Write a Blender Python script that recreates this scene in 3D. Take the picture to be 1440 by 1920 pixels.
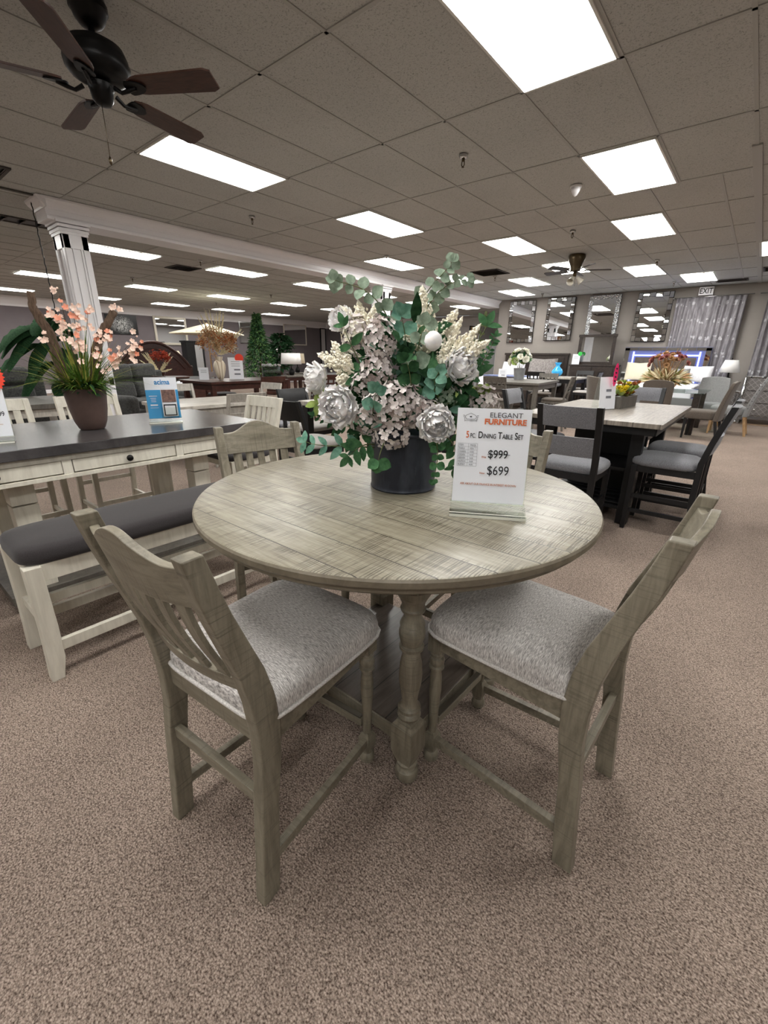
import bpy, bmesh, math, random
from math import sin, cos, pi, radians, sqrt, hypot, atan2
from mathutils import Vector, Matrix, Euler

for o in list(bpy.data.objects): bpy.data.objects.remove(o)
SC = bpy.context.scene
COL = SC.collection

# ---------------------------------------------------------------- camera
CAM_H = 1.368
ZC = 3.034                      # ceiling height
yaw, pitch, roll = radians(-39.19), radians(-19.826), radians(0.714)
fw = Vector((sin(yaw)*cos(pitch), cos(yaw)*cos(pitch), sin(pitch)))
rt = Vector((cos(yaw), -sin(yaw), 0)); up = rt.cross(fw)
r2 = rt*cos(roll)+up*sin(roll); u2 = -rt*sin(roll)+up*cos(roll)
cd = bpy.data.cameras.new('camera'); cam = bpy.data.objects.new('camera', cd); COL.objects.link(cam)
M4 = Matrix(((r2.x, u2.x, -fw.x, 0), (r2.y, u2.y, -fw.y, 0), (r2.z, u2.z, -fw.z, CAM_H), (0, 0, 0, 1)))
cam.matrix_world = M4
cd.sensor_fit = 'VERTICAL'; cd.sensor_height = 24.0; cd.sensor_width = 18.0
cd.lens = 812.2/1920*24.0; cd.clip_start = 0.02; cd.clip_end = 100
SC.camera = cam

# ---------------------------------------------------------------- world, exposure
w = bpy.data.worlds.new('world'); SC.world = w; w.use_nodes = True
w.node_tree.nodes['Background'].inputs[0].default_value = (0.9, 0.95, 1, 1)
w.node_tree.nodes['Background'].inputs[1].default_value = 0.3
SC.view_settings.view_transform = 'Standard'; SC.view_settings.look = 'None'
SC.view_settings.gamma = 1; SC.view_settings.use_curve_mapping = False
SC.view_settings.exposure = 1.25
PANEL_STRENGTH = 9.0

# ---------------------------------------------------------------- colour + materials
def lin(c):
    return tuple((x/255/12.92 if x/255 <= 0.04045 else ((x/255+0.055)/1.055)**2.4) for x in c)+(1,)
class NT:
    def __init__(s, name):
        s.m = bpy.data.materials.new(name); s.m.use_nodes = True
        s.t = s.m.node_tree; s.b = s.t.nodes['Principled BSDF']; s.o = s.t.nodes['Material Output']
    def n(s, typ, **k):
        nd = s.t.nodes.new(typ)
        for a, v in k.items():
            if a.startswith('i_'): 
                key = a[2:]; key = int(key) if key.isdigit() else key.replace('_', ' ')
                nd.inputs[key].default_value = v
            else: setattr(nd, a, v)
        return nd
    def l(s, a, b): s.t.links.new(a, b)
    def coord(s, scale=(1, 1, 1), rot=(0, 0, 0)):
        tc = s.n('ShaderNodeTexCoord'); mp = s.n('ShaderNodeMapping')
        mp.inputs['Scale'].default_value = scale; mp.inputs['Rotation'].default_value = rot
        s.l(tc.outputs['Object'], mp.inputs['Vector']); return mp.outputs['Vector']
    def noise(s, vec, scale, detail=4, rough=0.6, dist=0):
        n = s.n('ShaderNodeTexNoise'); n.inputs['Scale'].default_value = scale; n.inputs['Detail'].default_value = detail
        n.inputs['Roughness'].default_value = rough; n.inputs['Distortion'].default_value = dist
        s.l(vec, n.inputs['Vector']); return n.outputs['Fac']
    def ramp(s, fac, stops):
        r = s.n('ShaderNodeValToRGB'); e = r.color_ramp.elements
        e[0].position, e[0].color = stops[0]; e[1].position, e[1].color = stops[-1]
        for p, c in stops[1:-1]:
            x = e.new(p); x.color = c
        s.l(fac, r.inputs['Fac']); return r.outputs['Color']
    def mix(s, a, b, fac, mode='MIX'):
        m = s.n('ShaderNodeMix', data_type='RGBA', blend_type=mode)
        for v, i in ((fac, 0), (a, 6), (b, 7)):
            if isinstance(v, bpy.types.NodeSocket): s.l(v, m.inputs[i])
            else: m.inputs[i].default_value = v
        return m.outputs[2]
    def math(s, op, a, b=0.0, c=0.0):
        m = s.n('ShaderNodeMath', operation=op)
        for v, i in ((a, 0), (b, 1), (c, 2)):
            if isinstance(v, bpy.types.NodeSocket): s.l(v, m.inputs[i])
            else: m.inputs[i].default_value = v
        return m.outputs[0]
    def bump(s, h, strength=0.3, dist=0.002):
        b = s.n('ShaderNodeBump'); b.inputs['Strength'].default_value = strength; b.inputs['Distance'].default_value = dist
        s.l(h, b.inputs['Height']); s.l(b.outputs['Normal'], s.b.inputs['Normal'])
    def col(s, c):
        if isinstance(c, bpy.types.NodeSocket): s.l(c, s.b.inputs['Base Color'])
        else: s.b.inputs['Base Color'].default_value = c
    def set(s, rough=0.5, metal=0, spec=0.5, trans=0, ior=1.45):
        s.b.inputs['Roughness'].default_value = rough; s.b.inputs['Metallic'].default_value = metal
        s.b.inputs['Specular IOR Level'].default_value = spec; s.b.inputs['Transmission Weight'].default_value = trans
        s.b.inputs['IOR'].default_value = ior
MT = {}
def plain(name, rgb, rough=0.5, metal=0, spec=0.5, var=0.0, vs=20, bump=0.0, bs=60):
    n = NT(name); c = lin(rgb)
    if var:
        v = n.coord(); f = n.noise(v, vs)
        d = tuple(x*(1-var) for x in c[:3])+(1,); e = tuple(min(1, x*(1+var)) for x in c[:3])+(1,)
        n.col(n.ramp(f, [(0.3, d), (0.7, e)]))
    else: n.col(c)
    if bump:
        v = n.coord(); n.bump(n.noise(v, bs), bump)
    n.set(rough, metal, spec); MT[name] = n.m; return n.m
def emis(name, rgb, st):
    n = NT(name); n.b.inputs['Emission Color'].default_value = lin(rgb); n.b.inputs['Emission Strength'].default_value = st
    n.col(lin(rgb)); MT[name] = n.m; return n.m
def wood(name, dark, light, rough=0.45, grain=(14, 14, 1.5), mark=None, spec=0.5, wear=0.0, bump=0.25):
    """grain: noise stretch per axis; mark: (axis, scale) dark saw marks across that axis"""
    n = NT(name); v = n.coord(grain); f = n.noise(v, 3.0, 6, 0.65, 0.6)
    c = n.ramp(f, [(0.3, lin(dark)), (0.62, lin(light))])
    h = f
    if mark:
        ax, sc, amt = mark
        s3 = [4, 4, 4]; s3[ax] = sc
        g = n.noise(n.coord(tuple(s3)), 1.0, 3, 0.7)
        big = n.noise(n.coord((1, 1, 1)), 9, 2)
        k = n.math('MULTIPLY', n.ramp(g, [(0.52, (0, 0, 0, 1)), (0.64, (1, 1, 1, 1))]), n.ramp(big, [(0.35, (0, 0, 0, 1)), (0.65, (1, 1, 1, 1))]))
        kk = n.math('MULTIPLY', k, amt)
        c = n.mix(c, tuple(x*0.42 for x in lin(dark)[:3])+(1,), kk)
        h = n.math('SUBTRACT', f, k)
    n.col(c); n.bump(h, bump, 0.002); n.set(rough, 0, spec); MT[name] = n.m; return n.m
def fabric(name, dark, light, st=(500, 500, 90), sc=1.0, rough=0.9, bump=0.3, dist=0.001):
    n = NT(name); v = n.coord(st); f = n.noise(v, sc, 3, 0.7)
    n.col(n.ramp(f, [(0.32, lin(dark)), (0.68, lin(light))])); n.bump(f, bump, dist); n.set(rough, 0, 0.15)
    n.b.inputs['Sheen Weight'].default_value = 0.15
    MT[name] = n.m; return n.m
def clear(name, rgb=(235, 245, 240), rough=0.02, alpha=0.12):
    """thin clear plastic or glass sheet: mostly see-through, glossy at grazing angles"""
    n = NT(name); t = n.n('ShaderNodeBsdfTransparent'); t.inputs[0].default_value = lin(rgb)
    g = n.n('ShaderNodeBsdfGlossy'); g.inputs['Roughness'].default_value = rough
    lw = n.n('ShaderNodeLayerWeight'); lw.inputs['Blend'].default_value = 0.5
    f = n.math('ADD', n.math('MULTIPLY', n.math('POWER', lw.outputs['Facing'], 4.0), 0.8), alpha*0.35)
    mx = n.n('ShaderNodeMixShader'); n.l(f, mx.inputs[0]); n.l(t.outputs[0], mx.inputs[1]); n.l(g.outputs[0], mx.inputs[2])
    n.l(mx.outputs[0], n.o.inputs['Surface']); MT[name] = n.m; return n.m

# ---------------------------------------------------------------- mesh builder
class MB:
    def __init__(s): s.bm = bmesh.new(); s.smooth = False
    def face(s, vs, mi=0):
        try: f = s.bm.faces.new(vs); f.material_index = mi; return f
        except ValueError: return None
    def box(s, c, d, rot=None, mi=0, taper=1.0):
        """centre, full size; taper scales the bottom"""
        R = Euler(rot).to_matrix() if rot else Matrix.Identity(3)
        vs = []
        for z in (-1, 1):
            k = taper if z < 0 else 1
            for x, y in ((-1, -1), (1, -1), (1, 1), (-1, 1)):
                vs.append(s.bm.verts.new(Vector(c)+R@Vector((x*d[0]/2*k, y*d[1]/2*k, z*d[2]/2))))
        for q in ((3, 2, 1, 0), (4, 5, 6, 7), (0, 1, 5, 4), (1, 2, 6, 5), (2, 3, 7, 6), (3, 0, 4, 7)):
            s.face([vs[i] for i in q], mi)
        return s
    def bar(s, a, b, w, h, mi=0, upv=(0, 0, 1)):
        """rectangular bar from a to b; w sideways, h along up"""
        a = Vector(a); b = Vector(b); d = (b-a).normalized(); upv = Vector(upv)
        if abs(d.dot(upv)) > 0.98: upv = Vector((0, 1, 0))
        x = d.cross(upv).normalized(); y = x.cross(d).normalized()
        vs = [s.bm.verts.new(p+x*i*w/2+y*j*h/2) for p in (a, b) for i, j in ((-1, -1), (1, -1), (1, 1), (-1, 1))]
        for q in ((3, 2, 1, 0), (4, 5, 6, 7), (0, 1, 5, 4), (1, 2, 6, 5), (2, 3, 7, 6), (3, 0, 4, 7)):
            s.face([vs[i] for i in q], mi)
        return s
    def ring(s, c, ax, r, n, ph=0):
        ax = Vector(ax).normalized(); t = Vector((0, 0, 1)) if abs(ax.z) < 0.9 else Vector((1, 0, 0))
        x = ax.cross(t).normalized(); y = ax.cross(x)
        return [s.bm.verts.new(Vector(c)+x*r*cos(ph+2*pi*i/n)+y*r*sin(ph+2*pi*i/n)) for i in range(n)]
    def tube(s, pts, rad, n=8, cap=True, mi=0):
        pts = [Vector(p) for p in pts]; k = len(pts); rings = []
        for i, p in enumerate(pts):
            d = pts[min(i+1, k-1)]-pts[max(i-1, 0)]
            r = rad[i] if isinstance(rad, (list, tuple)) else rad
            d = d.normalized()
            if i == 0:
                t = Vector((0, 0, 1)) if abs(d.z) < 0.9 else Vector((1, 0, 0)); x = d.cross(t).normalized()
            else: x = (x-d*x.dot(d)).normalized()
            y = d.cross(x)
            rings.append([s.bm.verts.new(p+x*r*cos(2*pi*j/n)+y*r*sin(2*pi*j/n)) for j in range(n)])
        for a, b in zip(rings, rings[1:]):
            for j in range(n): s.face([a[j], a[(j+1) % n], b[(j+1) % n], b[j]], mi)
        if cap: s.face(rings[0][::-1], mi); s.face(rings[-1], mi)
        return s
    def lathe(s, prof, c=(0, 0, 0), n=24, mi=0, cap=True, sx=1, sy=1, ph=0):
        """prof: (r,z) from bottom to top"""
        rings = []
        for r, z in prof:
            rings.append([s.bm.verts.new((c[0]+r*sx*cos(ph+2*pi*j/n), c[1]+r*sy*sin(ph+2*pi*j/n), c[2]+z)) for j in range(n)])
        for a, b in zip(rings, rings[1:]):
            for j in range(n): s.face([a[j], a[(j+1) % n], b[(j+1) % n], b[j]], mi)
        if cap: s.face(rings[0][::-1], mi); s.face(rings[-1], mi)
        return s
    def prism(s, poly, t0, t1, axis=0, mi=0):
        """poly of 2D points extruded between t0 and t1 along axis (0:x ->(y,z), 1:y ->(x,z), 2:z ->(x,y))"""
        def P(t, p): return ((t, p[0], p[1]), (p[0], t, p[1]), (p[0], p[1], t))[axis]
        a = [s.bm.verts.new(P(t0, p)) for p in poly]; b = [s.bm.verts.new(P(t1, p)) for p in poly]
        n = len(poly); s.face(a[::-1], mi); s.face(b, mi)
        for i in range(n): s.face([a[i], a[(i+1) % n], b[(i+1) % n], b[i]], mi)
        return s
    def strip(s, front, back, x0, x1, mi=0):
        """side profile given as front edge and back edge (y,z) lists, same length, from x0 to x1: quads, no ngons"""
        L = []
        for f, b in zip(front, back):
            L.append([s.bm.verts.new(v) for v in ((x0, f[0], f[1]), (x1, f[0], f[1]), (x1, b[0], b[1]), (x0, b[0], b[1]))])
        for p, q in zip(L, L[1:]):
            for j in range(4): s.face([p[j], p[(j+1) % 4], q[(j+1) % 4], q[j]], mi)
        s.face(L[0][::-1], mi); s.face(L[-1], mi)
        return s
    def loft(s, secs, closed=True, cap=True, mi=0):
        """list of sections (lists of points, equal length)"""
        L = [[s.bm.verts.new(p) for p in sec] for sec in secs]; n = len(L[0])
        for p, q in zip(L, L[1:]):
            for j in range(n if closed else n-1): s.face([p[j], p[(j+1) % n], q[(j+1) % n], q[j]], mi)
        if cap and closed: s.face(L[0][::-1], mi); s.face(L[-1], mi)
        return s
    def grid(s, fn, nu, nv, mi=0):
        V = [[s.bm.verts.new(fn(i/nu, j/nv)) for j in range(nv+1)] for i in range(nu+1)]
        for i in range(nu):
            for j in range(nv): s.face([V[i][j], V[i+1][j], V[i+1][j+1], V[i][j+1]], mi)
        return s
    def sphere(s, c, r, n=12, m=8, sc=(1, 1, 1), mi=0, noise=0, rnd=None):
        V = []
        for i in range(1, m):
            th = pi*i/m; row = []
            for j in range(n):
                k = 1+(rnd.uniform(-noise, noise) if noise else 0)
                row.append(s.bm.verts.new((c[0]+r*k*sc[0]*sin(th)*cos(2*pi*j/n), c[1]+r*k*sc[1]*sin(th)*sin(2*pi*j/n), c[2]+r*k*sc[2]*cos(th))))
            V.append(row)
        t = s.bm.verts.new((c[0], c[1], c[2]+r*sc[2])); b = s.bm.verts.new((c[0], c[1], c[2]-r*sc[2]))
        for j in range(n):
            s.face([t, V[0][j], V[0][(j+1) % n]], mi); s.face([b, V[-1][(j+1) % n], V[-1][j]], mi)
        for p, q in zip(V, V[1:]):
            for j in range(n): s.face([p[j], q[j], q[(j+1) % n], p[(j+1) % n]], mi)
        return s
    def leaf(s, p, d, L, W, nrm=None, curl=0.15, mi=0, fold=0.25, tip=0.5):
        """pointed leaf from p in direction d"""
        d = Vector(d).normalized(); p = Vector(p)
        nrm = Vector(nrm) if nrm is not None else Vector((0, 0, 1))
        x = d.cross(nrm)
        if x.length < 1e-3: x = d.cross(Vector((1, 0.3, 0)))
        x.normalize(); n = x.cross(d)
        ts = [0, 0.2, 0.45, 0.7, 0.88, 1.0]; ws = [0.06, 0.7, 1.0, 0.8, 0.42 if tip < 1 else 0.65, 0.03]
        L0 = []
        for t, wv in zip(ts, ws):
            c = p+d*L*t+n*(-curl*L*t*t)
            L0.append([s.bm.verts.new(c-x*W/2*wv+n*fold*W/2*wv), s.bm.verts.new(c), s.bm.verts.new(c+x*W/2*wv+n*fold*W/2*wv)])
        for a, b in zip(L0, L0[1:]):
            s.face([a[0], a[1], b[1], b[0]], mi); s.face([a[1], a[2], b[2], b[1]], mi)
        return s
    def build(s, name, mat, parent=None, smooth=False, bevel=0, seg=2, sub=0, loc=None, rotz=None, angle=None):
        me = bpy.data.meshes.new(name)
        bmesh.ops.recalc_face_normals(s.bm, faces=s.bm.faces[:])
        s.bm.to_mesh(me); s.bm.free()
        for m in (mat if isinstance(mat, (list, tuple)) else [mat]): me.materials.append(MT[m] if isinstance(m, str) else m)
        if smooth:
            me.polygons.foreach_set('use_smooth', [True]*len(me.polygons))
            if angle: me.set_sharp_from_angle(angle=radians(angle))
        o = bpy.data.objects.new(name, me); COL.objects.link(o)
        if parent: o.parent = parent
        if loc is not None: o.location = loc
        if rotz is not None: o.rotation_euler = (0, 0, rotz)
        if bevel:
            b = o.modifiers.new('bevel', 'BEVEL'); b.width = bevel; b.segments = seg; b.limit_method = 'ANGLE'; b.angle_limit = radians(35)
            me.polygons.foreach_set('use_smooth', [True]*len(me.polygons)); 
            b.harden_normals = True
        if sub:
            b = o.modifiers.new('sub', 'SUBSURF'); b.levels = sub; b.render_levels = sub
        return o
def thing(name, label, cat, loc=(0, 0, 0), rz=0, group=None):
    o = bpy.data.objects.new(name, None); COL.objects.link(o); o.empty_display_size = 0.1
    o.location = loc; o.rotation_euler = (0, 0, rz); o['label'] = label; o['category'] = cat
    if group: o['group'] = group
    return o
def tag(o, label, cat, group=None, kind=None):
    o['label'] = label; o['category'] = cat
    if group: o['group'] = group
    if kind: o['kind'] = kind
    return o
def struct(o): o['kind'] = 'structure'; return o
def copy_tree(o, parent=None):
    c = o.copy(); COL.objects.link(c)
    if parent: c.parent = parent
    for ch in list(o.children): copy_tree(ch, c)
    return c
def dup(o, label, loc, rz=0, group=None, cat=None):
    c = copy_tree(o); c.location = loc; c.rotation_euler = (0, 0, rz); c['label'] = label
    if group: c['group'] = group
    if cat: c['category'] = cat
    return c
def text(name, s, size, mat, parent, loc, rot=(pi/2, 0, 0), ext=0.0004, align='LEFT', sx=1.0, bold=0.0, shear=0, label=None):
    cu = bpy.data.curves.new(name, 'FONT'); cu.body = s; cu.size = size; cu.extrude = ext; cu.align_x = align; cu.offset = bold; cu.shear = shear
    tmp = bpy.data.objects.new('tmp', cu); COL.objects.link(tmp)
    dg = bpy.context.evaluated_depsgraph_get(); me = bpy.data.meshes.new_from_object(tmp.evaluated_get(dg))
    bpy.data.objects.remove(tmp); me.materials.clear(); me.materials.append(MT[mat])
    o = bpy.data.objects.new(name, me); COL.objects.link(o); o.parent = parent; o.location = loc; o.rotation_euler = rot; o.scale = (sx, 1, 1)
    if label: o['label'] = label
    return o

# ---------------------------------------------------------------- material library
# carpet: short looped pile, brown flecked with grey
n = NT('carpet'); v = n.coord((1, 1, 1))
vo = n.n('ShaderNodeTexVoronoi'); vo.inputs['Scale'].default_value = 135; n.l(n.coord((1, 1.5, 1), (0, 0, 0.6)), vo.inputs['Vector'])
f2 = n.noise(v, 210, 2, 0.65); f3 = n.noise(v, 1.3, 3)
c = n.ramp(vo.outputs['Distance'], [(0.0, lin((206, 187, 173))), (0.38, lin((152, 133, 121))), (0.72, lin((66, 51, 43)))])
c = n.mix(c, n.ramp(f2, [(0.36, lin((74, 60, 52))), (0.64, lin((202, 185, 171)))]), 0.5)
c = n.mix(c, n.ramp(f3, [(0.35, (0.86, 0.86, 0.86, 1)), (0.65, (1, 1, 1, 1))]), 1.0, 'MULTIPLY')
n.col(c); n.set(0.95, 0, 0.1)
h = n.math('SUBTRACT', f2, vo.outputs['Distance']); n.bump(h, 0.6, 0.004); MT['carpet'] = n.m
# ceiling tile: warm grey mineral fibre with worm-like pits
n = NT('ceiling_tile'); v = n.coord((1, 1, 1)); f = n.noise(v, 95, 3, 0.6, 1.2); g = n.noise(v, 1.1, 2)
c = n.ramp(f, [(0.36, lin((150, 149, 145))), (0.46, lin((192, 192, 188)))])
c = n.mix(c, n.ramp(g, [(0.3, (0.92, 0.92, 0.92, 1)), (0.7, (1, 1, 1, 1))]), 1.0, 'MULTIPLY')
n.col(c); n.set(0.95, 0, 0.1); n.bump(f, 0.35, 0.003); MT['ceiling_tile'] = n.m
plain('grid_bar', (172, 171, 166), 0.6)
plain('white_trim', (238, 236, 238), 0.35, spec=0.6)
plain('wall_taupe', (150, 143, 137), 0.85, var=0.04, vs=3)
plain('wall_grey', (112, 104, 106), 0.85, var=0.05, vs=3)
plain('wall_white', (196, 192, 190), 0.7)
emis('panel_light', (255, 254, 250), PANEL_STRENGTH)
plain('panel_frame', (225, 225, 220), 0.5)
plain('vent_dark', (70, 64, 60), 0.6)
plain('black_metal', (22, 21, 21), 0.4, 0.6)
plain('chrome', (200, 200, 200), 0.18, 1.0)
plain('brass_dark', (90, 78, 60), 0.3, 0.9)
MARK = lambda ax, amt=0.75: (ax, 150, amt)
wood('taupe_wood', (104, 97, 83), (138, 131, 115), 0.42, (16, 16, 2.2), MARK(2, 0.55))
wood('taupe_wood_x', (104, 97, 83), (138, 131, 115), 0.42, (2.2, 16, 16), MARK(0, 0.55))
wood('taupe_edge', (98, 90, 76), (124, 115, 99), 0.45, (6, 6, 6))
# planked round top: planks run along X, 0.11 m wide, saw marks across each plank
n = NT('plank_top'); tc = n.n('ShaderNodeTexCoord'); sp = n.n('ShaderNodeSeparateXYZ'); n.l(tc.outputs['Object'], sp.inputs[0])
yy = n.math('DIVIDE', n.math('ADD', sp.outputs['Y'], 10.0455), 0.11)
fr = n.math('FRACT', yy); idx = n.math('FLOOR', yy)
groove = n.math('LESS_THAN', n.math('ABSOLUTE', n.math('SUBTRACT', fr, 0.5)), 0.487)   # 1 on plank, 0 in the groove
cb = n.n('ShaderNodeCombineXYZ'); n.l(n.math('ADD', sp.outputs['X'], n.math('MULTIPLY', idx, 0.37)), cb.inputs[0]); n.l(sp.outputs['Y'], cb.inputs[1]); n.l(idx, cb.inputs[2])
def nz(sc3, scale, det=4, rough=0.6):
    mp = n.n('ShaderNodeMapping'); mp.inputs['Scale'].default_value = sc3; n.l(cb.outputs[0], mp.inputs['Vector']); return n.noise(mp.outputs[0], scale, det, rough)
gr = nz((2.5, 30, 3), 2.2, 6, 0.65); sx_ = n.math('MULTIPLY', sp.outputs['X'], 2*pi/0.0072); wob = nz((10, 6, 1), 1.0, 2); w1 = n.math('SINE', n.math('ADD', sx_, n.math('MULTIPLY', wob, 14.0))); fine = nz((170, 4, 1), 1.0, 2, 0.7); saw = n.math('ADD', n.math('MULTIPLY', w1, 0.085), fine); patch = nz((5, 8, 2), 1.0, 3)
c = n.ramp(gr, [(0.28, lin((112, 105, 89))), (0.5, lin((138, 131, 114))), (0.72, lin((160, 154, 137)))])
k = n.math('MULTIPLY', n.ramp(saw, [(0.46, (0, 0, 0, 1)), (0.60, (1, 1, 1, 1))]), n.ramp(patch, [(0.40, (0.1, 0.1, 0.1, 1)), (0.6, (1, 1, 1, 1))]))
c = n.mix(c, lin((70, 62, 50)), n.math('MULTIPLY', k, 0.80))
c = n.mix(lin((48, 42, 35)), c, groove)
n.col(c); n.set(0.34, 0, 0.55)
hh = n.math('ADD', n.math('MULTIPLY', k, -0.5), n.math('MULTIPLY', groove, 2.0)); n.bump(n.math('ADD', hh, gr), 0.35, 0.0015)
MT['plank_top'] = n.m
# dark planked shelf: planks along Y
def planks(name, axis, width, dark, light, rough=0.3, off=10.0, gcol=(20, 17, 15), gw=0.485, spec=0.5):
    n = NT(name); tc = n.n('ShaderNodeTexCoord'); sp = n.n('ShaderNodeSeparateXYZ'); n.l(tc.outputs['Object'], sp.inputs[0])
    q = n.math('DIVIDE', n.math('ADD', sp.outputs[axis], off), width); fr = n.math('FRACT', q); idx = n.math('FLOOR', q)
    g = n.math('LESS_THAN', n.math('ABSOLUTE', n.math('SUBTRACT', fr, 0.5)), gw)
    st = [3, 3, 3]; st[axis] = 30
    cb = n.n('ShaderNodeCombineXYZ')
    for i in range(2): n.l(n.math('ADD', sp.outputs[i], n.math('MULTIPLY', idx, 0.41)) if i != axis else sp.outputs[i], cb.inputs[i])
    mp = n.n('ShaderNodeMapping'); mp.inputs['Scale'].default_value = st; n.l(cb.outputs[0], mp.inputs['Vector'])
    f = n.noise(mp.outputs[0], 2.0, 6, 0.65, 0.4)
    c = n.ramp(f, [(0.3, lin(dark)), (0.68, lin(light))]); c = n.mix(lin(gcol), c, g)
    n.col(c); n.set(rough, 0, spec); n.bump(n.math('ADD', f, n.math('MULTIPLY', g, 2.0)), 0.25, 0.0015); MT[name] = n.m
planks('shelf_planks', 0, 0.12, (62, 54, 48), (92, 82, 74), 0.3)
planks('grey_plank_table', 0, 0.183, (98, 90, 82), (150, 141, 130), 0.36, off=10.08, gcol=(60, 54, 48), gw=0.49)
planks('laminate_floor', 1, 0.14, (120, 96, 76), (172, 146, 122), 0.35)
wood('charcoal_top', (44, 42, 43), (80, 77, 78), 0.22, (20, 1.2, 1), None, 0.6)
wood('cream_paint', (200, 194, 180), (222, 217, 203), 0.4, (8, 8, 1), None)
wood('black_paint', (14, 14, 15), (24, 24, 26), 0.45, (8, 8, 2), None)
wood('dark_brown', (34, 27, 24), (56, 46, 40), 0.4, (8, 8, 8), None)
wood('mahogany', (38, 18, 14), (66, 34, 26), 0.3, (3, 3, 8), None)
wood('grey_wood', (74, 70, 65), (98, 93, 86), 0.5, (10, 10, 3), None)
wood('light_wood', (150, 144, 136), (186, 180, 170), 0.45, (10, 10, 3), None)
wood('light_top', (140, 134, 126), (192, 186, 176), 0.35, (14, 1.5, 2), None)
wood('honey_wood', (150, 116, 82), (186, 152, 112), 0.4, (6, 6, 2), None)
wood('bark', (62, 48, 40), (110, 92, 78), 0.9, (30, 30, 6), None, 0.2, bump=1.0)
fabric('seat_melange', (118, 112, 110), (240, 236, 232), (75, 560, 75))
fabric('seat_black', (42, 39, 40), (66, 62, 63), (600, 600, 300))
fabric('seat_charcoal', (86, 86, 90), (146, 146, 151), (260, 260, 260))
fabric('seat_light', (150, 146, 142), (184, 180, 176), (300, 300, 300))
fabric('velvet_taupe', (78, 70, 64), (104, 96, 88), (120, 120, 120))
fabric('velvet_grey', (112, 112, 112), (146, 146, 146), (120, 120, 120))
fabric('sofa_dark', (50, 50, 50), (78, 78, 76), (40, 40, 40))
fabric('linen_cream', (196, 186, 162), (226, 218, 196), (200, 200, 200))
fabric('lamp_cream', (206, 190, 160), (232, 220, 196), (200, 200, 200))
plain('paper', (236, 238, 244), 0.55); plain('acrylic_edge_glint', (228, 228, 216), 0.15)  # acrylic edge colour is whitened to paint in caught light
plain('ink_black', (30, 32, 36), 0.6); plain('ink_orange', (214, 108, 62), 0.6); plain('ink_grey', (120, 122, 130), 0.6)
plain('ink_brown', (190, 120, 90), 0.6)
plain('red_tag', (240, 70, 44), 0.5); plain('sign_blue', (70, 160, 214), 0.4); plain('pink_tag', (240, 40, 110), 0.5); plain('green_tag', (60, 190, 80), 0.5)
plain('acima_blue', (60, 140, 200), 0.5)
clear('acrylic', (250, 252, 250)); clear('glass_sheet', (225, 240, 236), 0.01, 0.2)
plain('mirror', (225, 228, 230), 0.01, 1.0); plain('crystal', (235, 238, 240), 0.12, 0.85)
n = NT('mosaic'); vo = n.n('ShaderNodeTexVoronoi'); vo.inputs['Scale'].default_value = 26; n.l(n.coord(), vo.inputs['Vector'])
n.col(n.ramp(n.math('FRACT', n.math('MULTIPLY', vo.outputs['Distance'], 3.7)), [(0.1, lin((60, 62, 66))), (0.5, lin((225, 228, 230)))])); n.set(0.12, 0.8)
n.bump(vo.outputs['Distance'], 1.0, 0.02); MT['mosaic'] = n.m

fabric('piping_light', (176, 172, 168), (232, 228, 224), (300, 300, 300))
plain('kick_metal', (88, 82, 72), 0.35, 0.5)
# ================================================================ THE ROOM
XL, XR, YB, YF, YF2 = -19.0, 6.5, -6.0, 13.9, 18.0
m = MB(); m.box(((XL+XR)/2, (YB+YF2)/2, -0.05), (XR-XL, YF2-YB, 0.1)); struct(m.build('floor', 'carpet'))
m = MB(); m.box(((XL+XR)/2, (YB+YF2)/2, ZC+0.056), (XR-XL, YF2-YB, 0.1)); struct(m.build('ceiling', 'ceiling_tile'))
# suspended ceiling T-bars (0.61 x 1.22 m cells; the field is re-started beyond the cut row)
GX = lambda b: 0.6096*b-2.25
GY = lambda a: 1.2192*a+2.2065
YC = GY(3.0)
m = MB()
def tbar(x0, y0, x1, y1, w=0.024): m.box(((x0+x1)/2, (y0+y1)/2, ZC+0.003), (max(w, x1-x0), max(w, y1-y0), 0.006))
for b in range(-7, 15):
    x = GX(b)
    if -6.7 < x < XR: tbar(x, YB, x, YC)
    x = GX(b-0.45)
    if -6.7 < x < XR: tbar(x, YC, x, YF)
for a in range(-7, 4): tbar(-6.75, GY(a), XR, GY(a))
for a in range(0, 7): tbar(-6.75, GY(3.8+a), XR, GY(3.8+a))
for i in range(0, 21):
    x = -6.95-0.6096*i
    if x > XL: tbar(x, YB, x, YF2)
for a in range(-7, 14):
    if GY(a)-0.62 < YF2: tbar(XL, GY(a)-0.62, -6.75, GY(a)-0.62)
struct(m.build('trim_1', 'grid_bar'))
m = MB(); m.box((-0.42, 9.6, ZC-0.002), (0.07, 8.6, 0.014)); struct(m.build('trim_2', 'grid_bar'))
# walls
def wall(name, c, d, mat): m = MB(); m.box(c, d); return struct(m.build(name, mat))
wall('wall_far', ((-6.73+XR)/2, YF+0.1, ZC/2), (XR+6.73, 0.2, ZC), 'wall_taupe')
wall('wall_left', (XL-0.1, (YB+YF2)/2, ZC/2), (0.2, YF2-YB, ZC), 'wall_grey')
wall('wall_right', (XR+0.1, (YB+YF)/2, ZC/2), (0.2, YF-YB, ZC), 'wall_taupe')
wall('wall_back', ((XL+XR)/2, YB-0.1, ZC/2), (XR-XL, 0.2, ZC), 'wall_taupe')
wall('wall_side', (-6.74, YF+2.15, ZC/2), (0.2, 3.9, ZC), 'wall_white')
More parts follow.
